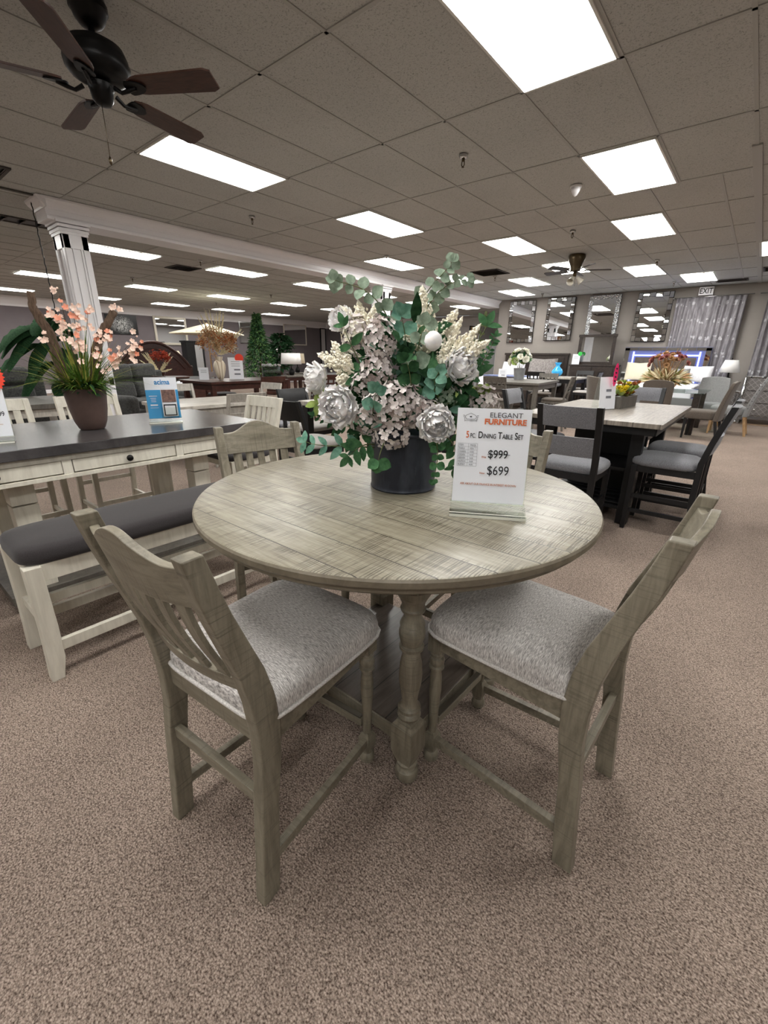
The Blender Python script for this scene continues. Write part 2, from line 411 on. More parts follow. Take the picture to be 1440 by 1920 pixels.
# wall behind the left-hand section: dark grey on the left, white header over a wide opening on the right
m = MB(); m.box(((XL-13.2)/2, YF2+0.1, ZC/2), (5.8, 0.2, ZC)); m.box((-12.6, YF2+0.1, ZC-0.1), (1.4, 0.2, 0.2)); struct(m.build('wall_end', 'wall_grey'))
m = MB(); m.box((-11.45, YF2+0.1, 1.3), (3.5, 0.2, 2.6)); m.box((-9.4, YF2+0.1, 2.815), (5.8, 0.24, 0.43))
m.box((-9.4, YF2-0.03, 2.92), (5.8, 0.05, 0.05)); m.box((-9.4, YF2-0.04, 2.62), (5.8, 0.06, 0.04)); struct(m.build('wall_header', 'wall_white'))
m = MB(); m.box((-8.4, YF2+1.6, 1.5), (3.4, 0.1, 3.0)); m.box((-6.7, YF2+0.9, 1.5), (0.1, 1.5, 3.0)); m.box((-8.4, YF2+0.9, 3.05), (3.5, 1.6, 0.1)); m.box((-8.4, YF2+0.9, -0.05), (3.5, 1.6, 0.1)); m.box((-9.65, YF2+0.9, 1.5), (0.08, 1.4, 3.0)); struct(m.build('wall_alcove', 'wall_white'))
# crown mouldings
def crown(path_fn, name, mat='white_trim'): pass
prof = [(0, 0), (0.02, 0), (0.028, 0.03), (0.05, 0.05), (0.09, 0.085), (0.115, 0.12), (0.12, 0.15), (0, 0.15)]
m = MB(); m.prism([(XL+p[0]*1.3, ZC-0.3+p[1]*2) for p in prof], YB, YF2, axis=1); struct(m.build('trim_3', 'white_trim'))
m = MB(); m.prism([(YF2-p[0], ZC-0.3+p[1]*2) for p in prof], XL, -12, axis=0); struct(m.build('trim_4', 'white_trim'))
m = MB(); m.box((XL+0.012, (YB+YF2)/2, 0.06), (0.02, YF2-YB, 0.12)); struct(m.build('baseboard_left', 'white_trim'))
m = MB(); m.box(((XR-6.6)/2, YF-0.01, 0.06), (XR+6.6, 0.02, 0.12)); struct(m.build('baseboard_far', 'white_trim'))
# boxed beam with crown on its camera side, running away along x = -6.75
m = MB(); m.box((-6.95, (2.05+YF)/2, ZC-0.105), (0.36, YF-2.05, 0.21))
m.prism([(-6.77+p[0]*0.75, ZC-0.105+p[1]*0.7) for p in prof], 2.0, YF, axis=1)
m.prism([(-6.77+a, ZC-0.21+b) for a, b in ((0, 0), (0.012, 0), (0.014, 0.03), (0.006, 0.045), (0, 0.05))], 2.05, YF, axis=1)
m.prism([(2.05-p[0]*0.75, ZC-0.105+p[1]*0.7) for p in prof], -7.13, -6.69, axis=0)
struct(m.build('beam', 'white_trim'))
def column(y, name):
    m = MB(); cx = -6.93; wd = 0.27
    m.box((cx, y, ZC/2-0.1), (0.3, wd-0.03, ZC-0.2))
    for s in (-1, 1):                                   # raised frame around the recessed panel, all four faces
        for ax in (0, 1):
            half = 0.15 if ax == 0 else wd/2-0.015; span = wd-0.03 if ax == 0 else 0.3
            off = s*(half+0.008)
            def bx_(u, z, du, dz):
                if ax == 0: m.box((cx+off, y+u, z), (0.018, du, dz))
                else: m.box((cx+u, y+off, z), (du, 0.018, dz))
            for q in (-1, 1): bx_(q*(span/2-0.022), 1.4, 0.06, 2.8)
            for q in (-1, 1): bx_(q*(span/2-0.075), 1.8, 0.012, 1.5)
            for z0, z1 in ((0, 0.3), (0.95, 1.05), (2.55, 2.8)): bx_(0, (z0+z1)/2, span+0.02, z1-z0)
    for k, (r, z) in enumerate(((0.0, 2.66), (0.012, 2.69), (0.022, 2.72), (0.03, 2.76), (0.045, 2.80))):
        m.box((cx, y, z+0.02), (0.32+2*r, wd+2*r, 0.03))
    m.box((cx, y, 0.07), (0.36, wd+0.04, 0.14))
    return struct(m.build(name, 'white_trim'))
column(2.30, 'column_1'); column(8.3, 'column_2')
m = MB(); m.box((-6.78, 0.0-2, ZC-0.004), (0.05, 8.0, 0.01)); struct(m.build('trim_5', 'vent_dark'))
m = MB(); m.box((3.2, 13.35, 0.011), (6.5, 1.08, 0.022)); struct(m.build('platform', 'laminate_floor'))

# ================================================================ CEILING LIGHTS
def light(x, y, label, group):
    t = thing('ceiling_light', label, 'ceiling light', (x, y, ZC), 0, group)
    m = MB()
    for s in (-1, 1):
        m.box((s*0.288, 0, -0.004), (0.016, 1.19, 0.012)); m.box((0, s*0.593, -0.004), (0.592, 0.016, 0.012))
    m.build('frame', 'panel_frame', t)
    m = MB(); m.box((0, 0, -0.003), (0.562, 1.172, 0.005)); m.build('diffuser', 'panel_light', t)
    return t
near_lights = [
 ((GX(-3.5), GY(0.5)), 'long ceiling light panel beside the dark five-blade fan'),
 ((GX(1.5), GY(0.5)), 'largest ceiling light panel, cut off by the top of the photo'),
 ((GX(1.5), GY(2.5)), 'square-looking ceiling light panel just beyond the white dome sensor'),
 ((GX(-3.5), GY(2.5)), 'ceiling light panel above and left of the bouquet, next one beyond the long panel'),
 ((GX(-1.95), GY(4.3)), 'ceiling light panel nearest to the dark square air vent, on the side of the camera'),
 ((GX(1.05), GY(4.3)), 'ceiling light panel in the right row, above the far light of the brass fan'),
 ((GX(-5.95), GY(4.3)), 'ceiling light panel over the white beam, just above the tall bouquet leaves'),
 ((-3.37, 9.75), 'ceiling light panel partly hidden behind the small brass ceiling fan'),
 ((-5.76, 9.75), 'ceiling light panel half hidden behind eucalyptus leaves near the white beam'),
 ((-0.12, 9.9), 'ceiling light panel cut off by the right edge of the photo'),
 ((-4.6, 10.95), 'ceiling light panel beyond the dark square air vent, left of the brass fan'),
 ((-2.2, 10.9), 'ceiling light panel beyond the brass fan, right of its blades'),
 ((-5.6, 12.55), 'ceiling light panel nearest the end of the white beam by the far wall'),
 ((-1.43, 12.4), 'ceiling light panel in front of the EXIT sign'),
]
for (x, y), lb in near_lights: light(x, y, lb, 'ceiling lights over the dining area')
for x, y in ((GX(-3.5), GY(-2.5)), (GX(1.5), GY(-1.5)), (GX(5.5), GY(0.5)), (GX(1.5), GY(-3.9)), (GX(5.5), GY(-3.0)), (GX(5.5), GY(4.3)), (GX(6.5), 10.4), (GX(-3.5), GY(-5.2)), (GX(9), -2), (GX(9), 5)):
    light(x, y, 'ceiling light panel outside the photo, over the dining area', 'ceiling lights outside the photo')  # unseen panels continuing the ceiling rows, added to light the room
xs = {0: -9.2, 1: -13.3, 2: -17.1}
nm = {0: 'nearest', 1: 'middle', 2: 'farthest'}
ordn = ['first', 'second', 'third', 'fourth', 'fifth']
for c in range(3):
    for k, y in enumerate((3.8, 6.15, 8.5, 10.85, 13.2)):
        light(xs[c], y, f'ceiling light beyond the white beam, {ordn[k]} from the left in the {nm[c]} row', 'ceiling lights beyond the white beam')
    for y in (1.3, -1.5, -4): light(xs[c], y, 'ceiling light panel outside the photo, beyond the white beam', 'ceiling lights outside the photo')  # these three per row are unseen, added for their light
light(-8.6, 15.0, 'ceiling light panel in front of the white header beyond the beam', 'ceiling lights beyond the white beam')

# ================================================================ THINGS ON THE CEILING
def sprinkler(x, y, label, s=1.0):
    t = thing('fire_sprinkler', label, 'sprinkler', (x, y, ZC), 0, 'fire sprinklers on the ceiling')
    m = MB(); m.lathe([(0.03*s, -0.028*s), (0.036*s, -0.02*s), (0.04*s, 0)], n=16); m.build('escutcheon', 'chrome', t, True)
    m = MB(); m.tube([(0, 0, -0.02*s), (0, 0, -0.05*s)], 0.014*s, 8); m.tube([(0.012*s, 0, -0.045*s), (0.014*s, 0, -0.075*s), (0, 0, -0.09*s)], 0.004*s, 6)
    m.tube([(-0.012*s, 0, -0.045*s), (-0.014*s, 0, -0.075*s), (0, 0, -0.09*s)], 0.004*s, 6); m.lathe([(0.012*s, -0.094*s), (0.012*s, -0.09*s)], n=12)
    m.build('head', 'brass_dark', t, True)
for x, y, lb in ((-2.42, 4.01, 'chrome fire sprinkler nearest the large light panel'), (-5.46, 3.94, 'fire sprinkler on the ceiling above the white beam, right of the long light panel'),
                 (-2.42, 7.04, 'fire sprinkler just above the small brass fan'), (-5.52, 6.75, 'fire sprinkler between the two light panels above the bouquet'),
                 (-1.83, 9.86, 'fire sprinkler beside the far light panel right of the brass fan'), (-1.93, 12.72, 'fire sprinkler next to the light panel by the EXIT sign'),
                 (-5.06, 13.0, 'fire sprinkler near the far end of the white beam'), (-4.9, 9.75, 'fire sprinkler below the dark square air vent'), (-8.66, 5.0, 'fire sprinkler beside the oval air vent beyond the beam'),
                 (-11.86, 5.07, 'fire sprinkler beyond the beam, just right of the white column'), (-11.62, 8.84, 'fire sprinkler beyond the beam, over the green tree'),
                 (-14.98, 9.06, 'fire sprinkler farthest beyond the beam')): sprinkler(x, y, lb)
t = thing('motion_sensor', 'small white dome sensor on the ceiling left of the second light panel', 'sensor', (-1.87, 5.35, ZC))
m = MB(); m.lathe([(0.055, -0.018), (0.06, 0)], n=20); m.build('base', 'white_trim', t, True)
m = MB(); m.lathe([(0.002, -0.095), (0.02, -0.085), (0.04, -0.05), (0.05, -0.018)], n=20); m.build('dome', 'white_trim', t, True)
def vent(x, y, w, d, label, n=7, oval=False):
    t = thing('air_vent', label, 'air vent', (x, y, ZC), 0, 'dark ceiling air vents')
    m = MB()
    for s in (-1, 1): m.box((s*w/2, 0, -0.004), (0.03, d+0.03, 0.014)); m.box((0, s*d/2, -0.004), (w, 0.03, 0.014))
    m.build('frame', 'vent_dark', t)
    m = MB(); m.box((0, 0, 0.0), (w-0.03, d-0.03, 0.004)); m.build('backing', 'black_metal', t)
    m = MB()
    for i in range(n): m.box((0, -d/2+d*(i+0.5)/n, -0.006), (w-0.04, d/n*0.55, 0.003), (0.5, 0, 0))
    m.build('louvres', 'vent_dark', t)
vent(-4.8, 9.3, 0.58, 0.58, 'dark square air vent in the ceiling between light panels right of the bouquet')
vent(-9.7, 5.2, 0.5, 0.5, 'dark air vent in the ceiling beyond the beam, right of the white column')
vent(-6.3, 1.45, 0.5, 0.3, 'dark air vent at the left edge of the photo below the fan')
vent(-8.2, 2.2, 0.3, 1.0, 'long dark air return beside the top of the white column', 5)
vent(-0.9, 13.2, 0.55, 0.3, 'dark narrow air vent right of the light panel by the EXIT sign')
vent(-0.1, 12.0, 0.5, 0.5, 'dark air vent at the right edge of the photo under the cut-off light panel')
m = MB(); rr = random.Random(4); m.tube([(-6.95+0.012*(-1)**i, 1.98, ZC-0.012-0.05*i) for i in range(36)], 0.006, 6)
tag(m.build('hanging_cord', 'black_metal', None, True), 'thin kinked black cord hanging from the ceiling beside the white column', 'cord')

# five-blade fan near the camera
def blade_mesh(L=0.47, w=0.135):
    m = MB(); n = 14; ol = []
    for i in range(n+1):
        t = i/n; x = 0.17+L*t
        hw = w/2*(0.80+0.2*t)
        if t < 0.10: hw *= 0.62+3.8*t
        if t > 0.93: hw *= 1-((t-0.93)/0.07)**2*0.25
        ol.append((x, hw))
    a = [m.bm.verts.new((x, h, 0.005)) for x, h in ol]+[m.bm.verts.new((x, -h, 0.005)) for x, h in ol[::-1]]
    b = [m.bm.verts.new((v.co.x, v.co.y, -0.005)) for v in a]
    k = len(a); m.face(a); m.face(b[::-1])
    for i in range(k): m.face([a[i], a[(i+1) % k], b[(i+1) % k], b[i]])
    return m
wood('fan_blade', (50, 30, 23), (74, 48, 38), 0.4, (3, 22, 22), None)
F0 = (-3.015, 1.29)
fan = thing('ceiling_fan', 'dark bronze ceiling fan with five brown blades, close overhead', 'ceiling fan', (F0[0], F0[1], ZC))
m = MB(); m.lathe([(0.02, -0.115), (0.05, -0.105), (0.070, -0.08), (0.08, -0.05), (0.088, -0.045), (0.088, -0.02), (0.082, -0.016), (0.08, 0.0)], n=32); m.build('canopy', 'black_metal', fan, True, angle=40)
m = MB(); m.tube([(0, 0, -0.10), (0, 0, -0.17)], 0.016, 12); m.lathe([(0.028, -0.165), (0.03, -0.15), (0.018, -0.14)], n=20); m.build('downrod', 'black_metal', fan, True)
m = MB(); m.lathe([(0.02, -0.33), (0.10, -0.325), (0.13, -0.31), (0.150, -0.285), (0.155, -0.255), (0.146, -0.238), (0.148, -0.23), (0.132, -0.19), (0.075, -0.16), (0.02, -0.155)], n=40); m.build('motor_housing', 'black_metal', fan, True, angle=50)
m = MB(); m.lathe([(0.01, -0.43), (0.035, -0.425), (0.05, -0.405), (0.055, -0.37), (0.06, -0.36), (0.06, -0.34)], n=28); m.build('switch_housing', 'black_metal', fan, True, angle=50)
FZ = -0.325
for k in range(5):
    a = radians(31+72*k)
    bl = blade_mesh().build('fan_blade', 'fan_blade', fan, bevel=0.002)
    bl.location = (0, 0, FZ-0.03); bl.rotation_euler = Euler((radians(-13), 0, a), 'XYZ')
    m = MB(); m.tube([(0.08, 0, -0.005), (0.12, 0, -0.03), (0.155, 0, -0.024), (0.2, 0, -0.014)], [0.011, 0.009, 0.010, 0.008], 8)
    m.prism([(0.165+0.09*cos(q), 0.042*sin(q)) if cos(q) > 0 else (0.165+0.02*cos(q), 0.042*sin(q)) for q in [2*pi*i/20 for i in range(20)]], -0.014, -0.008, axis=2)
    br = m.build('blade_iron', 'black_metal', bl); 
m = MB(); m.tube([(0.02, -0.02, -0.42), (0.022, -0.02, -0.55), (0.02, -0.022, -0.66)], 0.0016, 5); m.lathe([(0.002, -0.70), (0.008, -0.69), (0.009, -0.675), (0.003, -0.66)], (0.02, -0.022, 0), 10)
m.build('pull_chain', 'brass_dark', fan, True)
# small brass fan with lamp shades, farther away
f2 = thing('ceiling_fan', 'small brass ceiling fan with four dark blades and glass lamp shades', 'ceiling fan', (-2.84, 8.65, ZC))
m = MB(); m.lathe([(0.03, -0.26), (0.08, -0.24), (0.085, -0.20), (0.10, -0.15), (0.135, -0.08), (0.14, -0.03), (0.13, 0)], n=28); m.build('motor_housing', 'brass_dark', f2, True, angle=50)
for k in range(5):
    a = radians(26+72*k); bl = blade_mesh(0.5, 0.13).build('fan_blade', 'dark_brown', f2); bl.location = (0, 0, -0.235); bl.rotation_euler = Euler((radians(14), 0, a), 'XYZ')
    bl.scale = (0.85, 1, 1)
    m = MB(); m.tube([(0.06, 0, 0.0), (0.12, 0, -0.02), (0.2, 0, -0.01)], 0.008, 6); m.build('blade_iron', 'brass_dark', bl, True)
m = MB(); m.tube([(0, 0, -0.25), (0, 0, -0.33)], 0.03, 12); m.build('light_fitter', 'brass_dark', f2, True)
plain('frosted', (196, 190, 176), 0.3)
for k in range(3):
    a = radians(20+120*k); c = Vector((cos(a), sin(a), 0))
    m = MB(); q = []
    for r, d in ((0.022, 0.06), (0.034, 0.09), (0.045, 0.13), (0.062, 0.165)):
        q.append([Vector((0, 0, -0.3))+c*d*0.75+Vector((0, 0, -d*0.75))+(Vector((-sin(a), cos(a), 0))*cos(p)+(c*0.7+Vector((0, 0, 0.7)))*sin(p))*r for p in [2*pi*i/14 for i in range(14)]])
    m.loft(q, cap=False); m.build('lamp_shade', 'frosted', f2, True)
m = MB(); m.tube([(0.02, 0, -0.33), (0.02, 0, -0.48)], 0.003, 5); m.build('pull_chain', 'brass_dark', f2)
# ================================================================ ROUND TABLE SET
TC = (-0.923, 1.199)
tb = thing('round_dining_table', 'round counter-height table with weathered grey-brown planked top in the foreground', 'table', (TC[0], TC[1], 0))
m = MB(); R = 0.685; m.lathe([(R-0.02, 0.884), (R-0.004, 0.887), (R, 0.892), (R, 0.906), (R-0.004, 0.912), (R-0.010, 0.914), (0.001, 0.914)], n=128, cap=True)
tt_ = m.build('tabletop', ['plank_top', 'taupe_edge'], tb, True, angle=30)
for p_ in tt_.data.polygons: p_.material_index = 0 if p_.normal.z > 0.9 else 1
m = MB(); m.lathe([(R-0.05, 0.862), (R-0.024, 0.864), (R-0.018, 0.870), (R-0.018, 0.880), (R-0.024, 0.884), (R-0.10, 0.884)], n=128); m.build('table_moulding', 'taupe_edge', tb, True, angle=30)
m = MB()
for s in (-1, 1): m.box((0, s*0.288, 0.81), (0.54, 0.022, 0.105)); m.box((s*0.288, 0, 0.81), (0.022, 0.54, 0.105))
m.build('apron', 'taupe_wood_x', tb, bevel=0.002)
legprof = [(0.022, 0.0), (0.031, 0.004), (0.038, 0.016), (0.041, 0.035), (0.038, 0.05), (0.030, 0.058), (0.028, 0.066), (0.034, 0.071), (0.035, 0.08), (0.03, 0.086)]
def square_block(m, z0, z1, s, ch0=0.035, ch1=0.02, top=0.7, bot=0.72):
    q = [(z0, s*bot), (z0+ch0, s), (z1-ch1, s), (z1, s*top)]
    m.loft([[(x*h/2, y*h/2, z) for x, y in ((-1, -1), (1, -1), (1, 1), (-1, 1))] for z, h in q])
up_prof = [(0.026, 0.262), (0.034, 0.272), (0.037, 0.282), (0.034, 0.291), (0.031, 0.294), (0.036, 0.302), (0.036, 0.312), (0.030, 0.320), (0.027, 0.335), (0.029, 0.36), (0.034, 0.40), (0.036, 0.44), (0.034, 0.48),
           (0.029, 0.515), (0.027, 0.53), (0.036, 0.536), (0.037, 0.546), (0.031, 0.552), (0.034, 0.562), (0.038, 0.58), (0.038, 0.60), (0.034, 0.612), (0.032, 0.616), (0.037, 0.622), (0.034, 0.632), (0.029, 0.645), (0.028, 0.662),
           (0.035, 0.668), (0.037, 0.676), (0.034, 0.682), (0.034, 0.695), (0.042, 0.712), (0.052, 0.73), (0.052, 0.745)]
first = None
for sx in (-1, 1):
    for sy in (-1, 1):
        if first is None:
            m = MB(); m.lathe(legprof, n=28); m.lathe([(0.033+(r_-0.033)*1.35 if z_ < 0.70 else r_, z_) for r_, z_ in up_prof], n=28)
            square_block(m, 0.084, 0.262, 0.082, 0.05, 0.022, 0.62, 0.66); m.box((0, 0, 0.81), (0.078, 0.078, 0.13)); first = m
            lg = m.build('leg', 'taupe_wood', tb, True, angle=32); me0 = lg.data
        else: lg = bpy.data.objects.new('leg', me0); COL.objects.link(lg); lg.parent = tb
        lg.location = (sx*0.297, sy*0.29, 0)
m = MB(); m.box((0, 0, 0.185), (0.60, 0.58, 0.022)); m.build('shelf', 'shelf_planks', tb, bevel=0.003)
m = MB()
for s in (-1, 1): m.box((0, s*0.285, 0.165), (0.55, 0.024, 0.055)); m.box((s*0.29, 0, 0.165), (0.024, 0.55, 0.055))
m.build('shelf_frame', 'taupe_wood_x', tb, bevel=0.002)

# ---- counter chair with arched slat back (local: +Y is forward, seat side)
BK = [(-0.266, 0.0, -0.212), (-0.252, 0.15, -0.198), (-0.240, 0.31, -0.186), (-0.226, 0.44, -0.166), (-0.226, 0.54, -0.160), (-0.236, 0.64, -0.170), (-0.252, 0.72, -0.190), (-0.276, 0.80, -0.220), (-0.304, 0.89, -0.253), (-0.323, 0.96, -0.275), (-0.340, 1.035, -0.296)]
def backY(z):
    for (r0, z0, f0), (r1, z1, f1) in zip(BK, BK[1:]):
        if z <= z1: k = (z-z0)/(z1-z0); return ((r0+f0)/2*(1-k)+(r1+f1)/2*k)
    return (BK[-1][0]+BK[-1][2])/2
def make_arch_chair(label, group):
    t = thing('counter_chair', label, 'chair', (0, 0, 0), 0, group)
    for s in (-1, 1):
        m = MB(); x = s*0.197
        fr = []; bk = []
        for (r, z, f) in BK: fr.append((f, z)); bk.append((r, z))
        m.strip(fr, bk, x-0.0185, x+0.0185)
        m.build('leg', 'taupe_wood', t, bevel=0.004)
    for s in (-1, 1):
        m = MB(); cp = [(0.018, 0.0), (0.025, 0.008), (0.027, 0.022), (0.025, 0.036), (0.019, 0.044), (0.019, 0.052)]
        m.lathe(cp, (s*0.168, 0.248, 0), 20)
        mm = MB(); 
        sh = [(0.016, 0.13), (0.0165, 0.17), (0.018, 0.24), (0.021, 0.31), (0.0205, 0.36), (0.018, 0.385), (0.0175, 0.395), (0.024, 0.402), (0.024, 0.408), (0.019, 0.413), (0.0235, 0.424), (0.0245, 0.433), (0.0225, 0.442), (0.018, 0.447), (0.022, 0.453), (0.022, 0.459), (0.017, 0.465), (0.0165, 0.475), (0.02, 0.482), (0.02, 0.49)]
        m.lathe([(0.020+(r_-0.020)*1.4, z_) for r_, z_ in sh], (s*0.168, 0.248, 0), 20)
        q = [(0.05, 0.034), (0.068, 0.044), (0.112, 0.044), (0.132, 0.026)]
        m.loft([[(s*0.168+a*h/2, 0.248+b*h/2, z) for a, b in ((-1, -1), (1, -1), (1, 1), (-1, 1))] for z, h in q])
        m.box((s*0.168, 0.248, 0.51), (0.046, 0.046, 0.08))
        m.build('leg', 'taupe_wood', t, True, angle=32)
    # aprons
    m = MB()
    m.bar((-0.18, 0.260, 0.518), (0.18, 0.260, 0.518), 0.022, 0.060)
    for s in (-1, 1): m.bar((s*0.178, 0.243, 0.518), (s*0.197, -0.18, 0.518), 0.022, 0.060)
    m.bar((-0.185, -0.195, 0.518), (0.185, -0.195, 0.518), 0.024, 0.060)
    m.build('seat_frame', 'taupe_wood_x', t, bevel=0.002)
    # stretchers
    m = MB(); m.bar((-0.15, 0.248, 0.165), (0.15, 0.248, 0.165), 0.024, 0.03); m.build('stretcher', 'taupe_wood_x', t, bevel=0.002)
    m = MB(); m.bar((-0.145, 0.246, 0.184), (0.145, 0.246, 0.184), 0.018, 0.004); m.build('kick_plate', 'kick_metal', t)
    for s in (-1, 1):
        m = MB(); m.bar((s*0.172, 0.235, 0.10), (s*0.196, -0.24, 0.115), 0.022, 0.032); m.build('stretcher', 'taupe_wood_x', t, bevel=0.002)
    m = MB(); m.bar((-0.18, -0.215, 0.325), (0.18, -0.215, 0.325), 0.022, 0.036); m.build('stretcher', 'taupe_wood_x', t, bevel=0.002)
    # top rail: concave in plan, camel-back on top
    def hump(s): a = abs(s); return 0.0 if a > 0.86 else 0.5*(1+cos(pi*min(1, a/0.80)))
    N = 28; secs = []
    for i in range(N+1):
        s = -1+2*i/N; x = s*0.180; zt = 1.004+0.052*hump(s)-0.004*(1-abs(s)); zb = 0.908-0.006*(1-s*s)
        bow = -0.030*(1-s*s); secs.append([(x, backY(zb)+bow+0.011, zb), (x, backY(zt)+bow+0.010, zt), (x, backY(zt)+bow-0.010, zt), (x, backY(zb)+bow-0.012, zb)])
    m = MB(); m.loft(secs); m.build('top_rail', 'taupe_wood_x', t, bevel=0.003)
    secs = []
    for i in range(N+1):
        s = -1+2*i/N; x = s*0.182; zt = 0.690; zb = 0.648; bow = -0.024*(1-s*s)
        secs.append([(x, backY(zb)+bow+0.010, zb), (x, backY(zt)+bow+0.010, zt), (x, backY(zt)+bow-0.010, zt), (x, backY(zb)+bow-0.010, zb)])
    m = MB(); m.loft(secs); m.build('lower_rail', 'taupe_wood_x', t, bevel=0.003)
    for k in range(5):
        s = (k-2)*0.335; x = s*0.182; secs = []
        wd = 0.040 if k in (0, 4) else 0.034
        for j in range(9):
            z = 0.682+(0.916-0.682)*j/8; bow = -(0.024+0.006*j/8)*(1-s*s)-0.010*sin(pi*j/8)
            y = backY(z)+bow
            secs.append([(x-wd/2, y-0.006, z), (x+wd/2, y-0.006, z), (x+wd/2, y+0.006, z), (x-wd/2, y+0.006, z)])
        m = MB(); m.loft(secs); m.build('back_slat', 'taupe_wood', t, bevel=0.002)
    # cushion: domed, rounded trapezoid with waterfall front
    def seat_out(a):
        c, s_ = cos(a), sin(a); p = 0.22
        x = (abs(c)**p)*(1 if c > 0 else -1); y = (abs(s_)**p)*(1 if s_ > 0 else -1)
        mm = max(abs(x), abs(y)); 
        return x, y
    def outline(a, k=1.0):
        c, s_ = cos(a), sin(a); p = 8.0
        r = (abs(c)**p+abs(s_)**p)**(-1/p); x, y = r*c, r*s_
        y0 = 0.032+0.240*y*k; hw = (0.222-0.010*y+0.006*(1-y*y))*k if y > 0 else (0.222+0.010*y*0.8)*k
        if y > 0: hw = (0.222+0.003*y)*k
        return x*hw, y0+(0.012*(1-x*x) if y > 0.5 else 0)
    n = 64; lv = [(0.985, 0.552), (1.0, 0.558), (1.004, 0.575), (1.0, 0.590), (0.985, 0.604), (0.955, 0.615), (0.90, 0.624), (0.78, 0.632), (0.58, 0.638), (0.32, 0.641), (0.10, 0.642)]
    m = MB(); secs = []
    for k, z in lv: secs.append([(outline(2*pi*i/n, k)[0], outline(2*pi*i/n, k)[1], z) for i in range(n)])
    m.loft(secs); st = m.build('seat', 'seat_melange', t, True)
    m = MB(); pts = [(outline(2*pi*i/n, 1.012)[0], outline(2*pi*i/n, 1.012)[1], 0.560) for i in range(n+1)]; m.tube(pts, 0.0060, 8, cap=False); m.build('piping', 'piping_light', st, True)
    return t
G = 'weathered slat-back counter chairs at the round table'
ch = make_arch_chair('weathered slat-back counter chair at front left of the round table, seen from behind', G)
ch.location = (-0.922, 0.612, 0); ch.rotation_euler = (0, 0, radians(5))
dup(ch, 'weathered slat-back counter chair at front right of the round table, seen from its side', (-0.350, 1.185, 0), radians(88), G)
dup(ch, 'weathered slat-back counter chair behind the round table, in front of the cream drawer table', (-1.587, 1.216, 0), radians(-106), G)
dup(ch, 'weathered slat-back counter chair mostly hidden behind the price sign on the round table', (-0.92, 1.83, 0), pi, G)

# ================================================================ CREAM DRAWER TABLE, BENCH
ct = thing('pub_table', 'cream drawer table with glossy charcoal top carrying the brown plant pot', 'table', (-3.22, 0.98, 0))
LX, LY = 1.04, 1.86
m = MB(); m.box((0, 0, 0.888), (LX, LY, 0.052)); m.build('tabletop', 'charcoal_top', ct, bevel=0.004)
m = MB()
m.box((0, 0, 0.845), (LX-0.06, LY-0.08, 0.036)); m.box((0, 0, 0.742), (LX-0.05, LY-0.07, 0.022))
m.box((0, 0, 0.79), (LX-0.14, LY-0.14, 0.09))
for s in (-1, 1):
    for y in (-0.905, -0.305, 0.305, 0.905): m.box((s*(LX/2-0.05), y, 0.79), (0.04, 0.045, 0.085))
    for x in (-0.25, 0.25): pass
m.build('apron', 'cream_paint', ct, bevel=0.002)
for s in (-1, 1):
    for k in range(3):
        y = (k-1)*0.607
        m = MB(); m.box((s*(LX/2-0.047), y, 0.792), (0.03, 0.555, 0.066)); dr = m.build('drawer', 'cream_paint', ct, bevel=0.002)
        m = MB(); 
        pr = [(0.008, 0.0), (0.007, 0.01), (0.016, 0.014), (0.0185, 0.022), (0.016, 0.030), (0.004, 0.034)]
        secs = [[(s*(LX/2-0.032+z), y+r*cos(q), 0.792+r*sin(q)) for q in [2*pi*i/16 for i in range(16)]] for r, z in pr]
        m.loft(secs); m.build('knob', 'black_metal', dr, True)
# each pedestal: two tapered legs on a low plinth
for y in (-0.50, 0.50):
    for x in (-0.30, 0.30):
        m = MB(); m.box((x, y, 0.665), (0.115, 0.115, 0.135)); m.box((x, y, 0.31), (0.115, 0.115, 0.56), taper=0.9)
        m.build('leg', 'cream_paint', ct, bevel=0.004)
m = MB(); m.box((0, 0, 0.085), (0.78, 1.34, 0.05)); m.box((0, 0, 0.035), (0.70, 1.26, 0.06)); m.build('base_shelf', 'grey_wood', ct, bevel=0.004)
m = MB(); m.box((0, 0, 0.20), (0.05, 1.0, 0.05)); m.build('stretcher', 'cream_paint', ct, bevel=0.003)

bn = thing('bench', 'cream counter bench with long dark upholstered seat in front of the drawer table', 'bench', (-2.29, 0.90, 0))
BW, BL = 0.42, 1.24
m = MB(); secs = []
for k, z in ((0.97, 0.545), (1.0, 0.552), (1.0, 0.575), (0.985, 0.595), (0.94, 0.608), (0.8, 0.617), (0.5, 0.622), (0.2, 0.624)):
    sec = []
    for i in range(64):
        a = 2*pi*i/64; c, s_ = cos(a), sin(a); r = (abs(c)**7+abs(s_)**7)**(-1/7); hx = BW/2*k; hy = BL/2-(1-k)*BW/2
        sec.append((r*c*hx, r*s_*hy, z))
    secs.append(sec)
m.loft(secs); m.build('seat', 'seat_black', bn, True)
m = MB()
for s in (-1, 1): m.box((s*(BW/2-0.03), 0, 0.505), (0.022, BL-0.12, 0.075)); m.box((0, s*(BL/2-0.04), 0.505), (BW-0.1, 0.022, 0.060))
m.build('seat_frame', 'cream_paint', bn, bevel=0.002)
for sx in (-1, 1):
    for sy in (-1, 1):
        m = MB(); fr = []; bk = []
        for z, o, w_ in ((0, 0.030, 0.046), (0.10, 0.008, 0.062), (0.25, 0.0, 0.062), (0.54, 0.0, 0.06)):
            yc = sy*(BL/2-0.035)+sy*o*0.6; fr.append((yc+w_/2, z)); bk.append((yc-w_/2, z))
        m.strip(fr, bk, sx*(BW/2-0.035)-0.03, sx*(BW/2-0.035)+0.03); m.build('leg', 'cream_paint', bn, bevel=0.003)
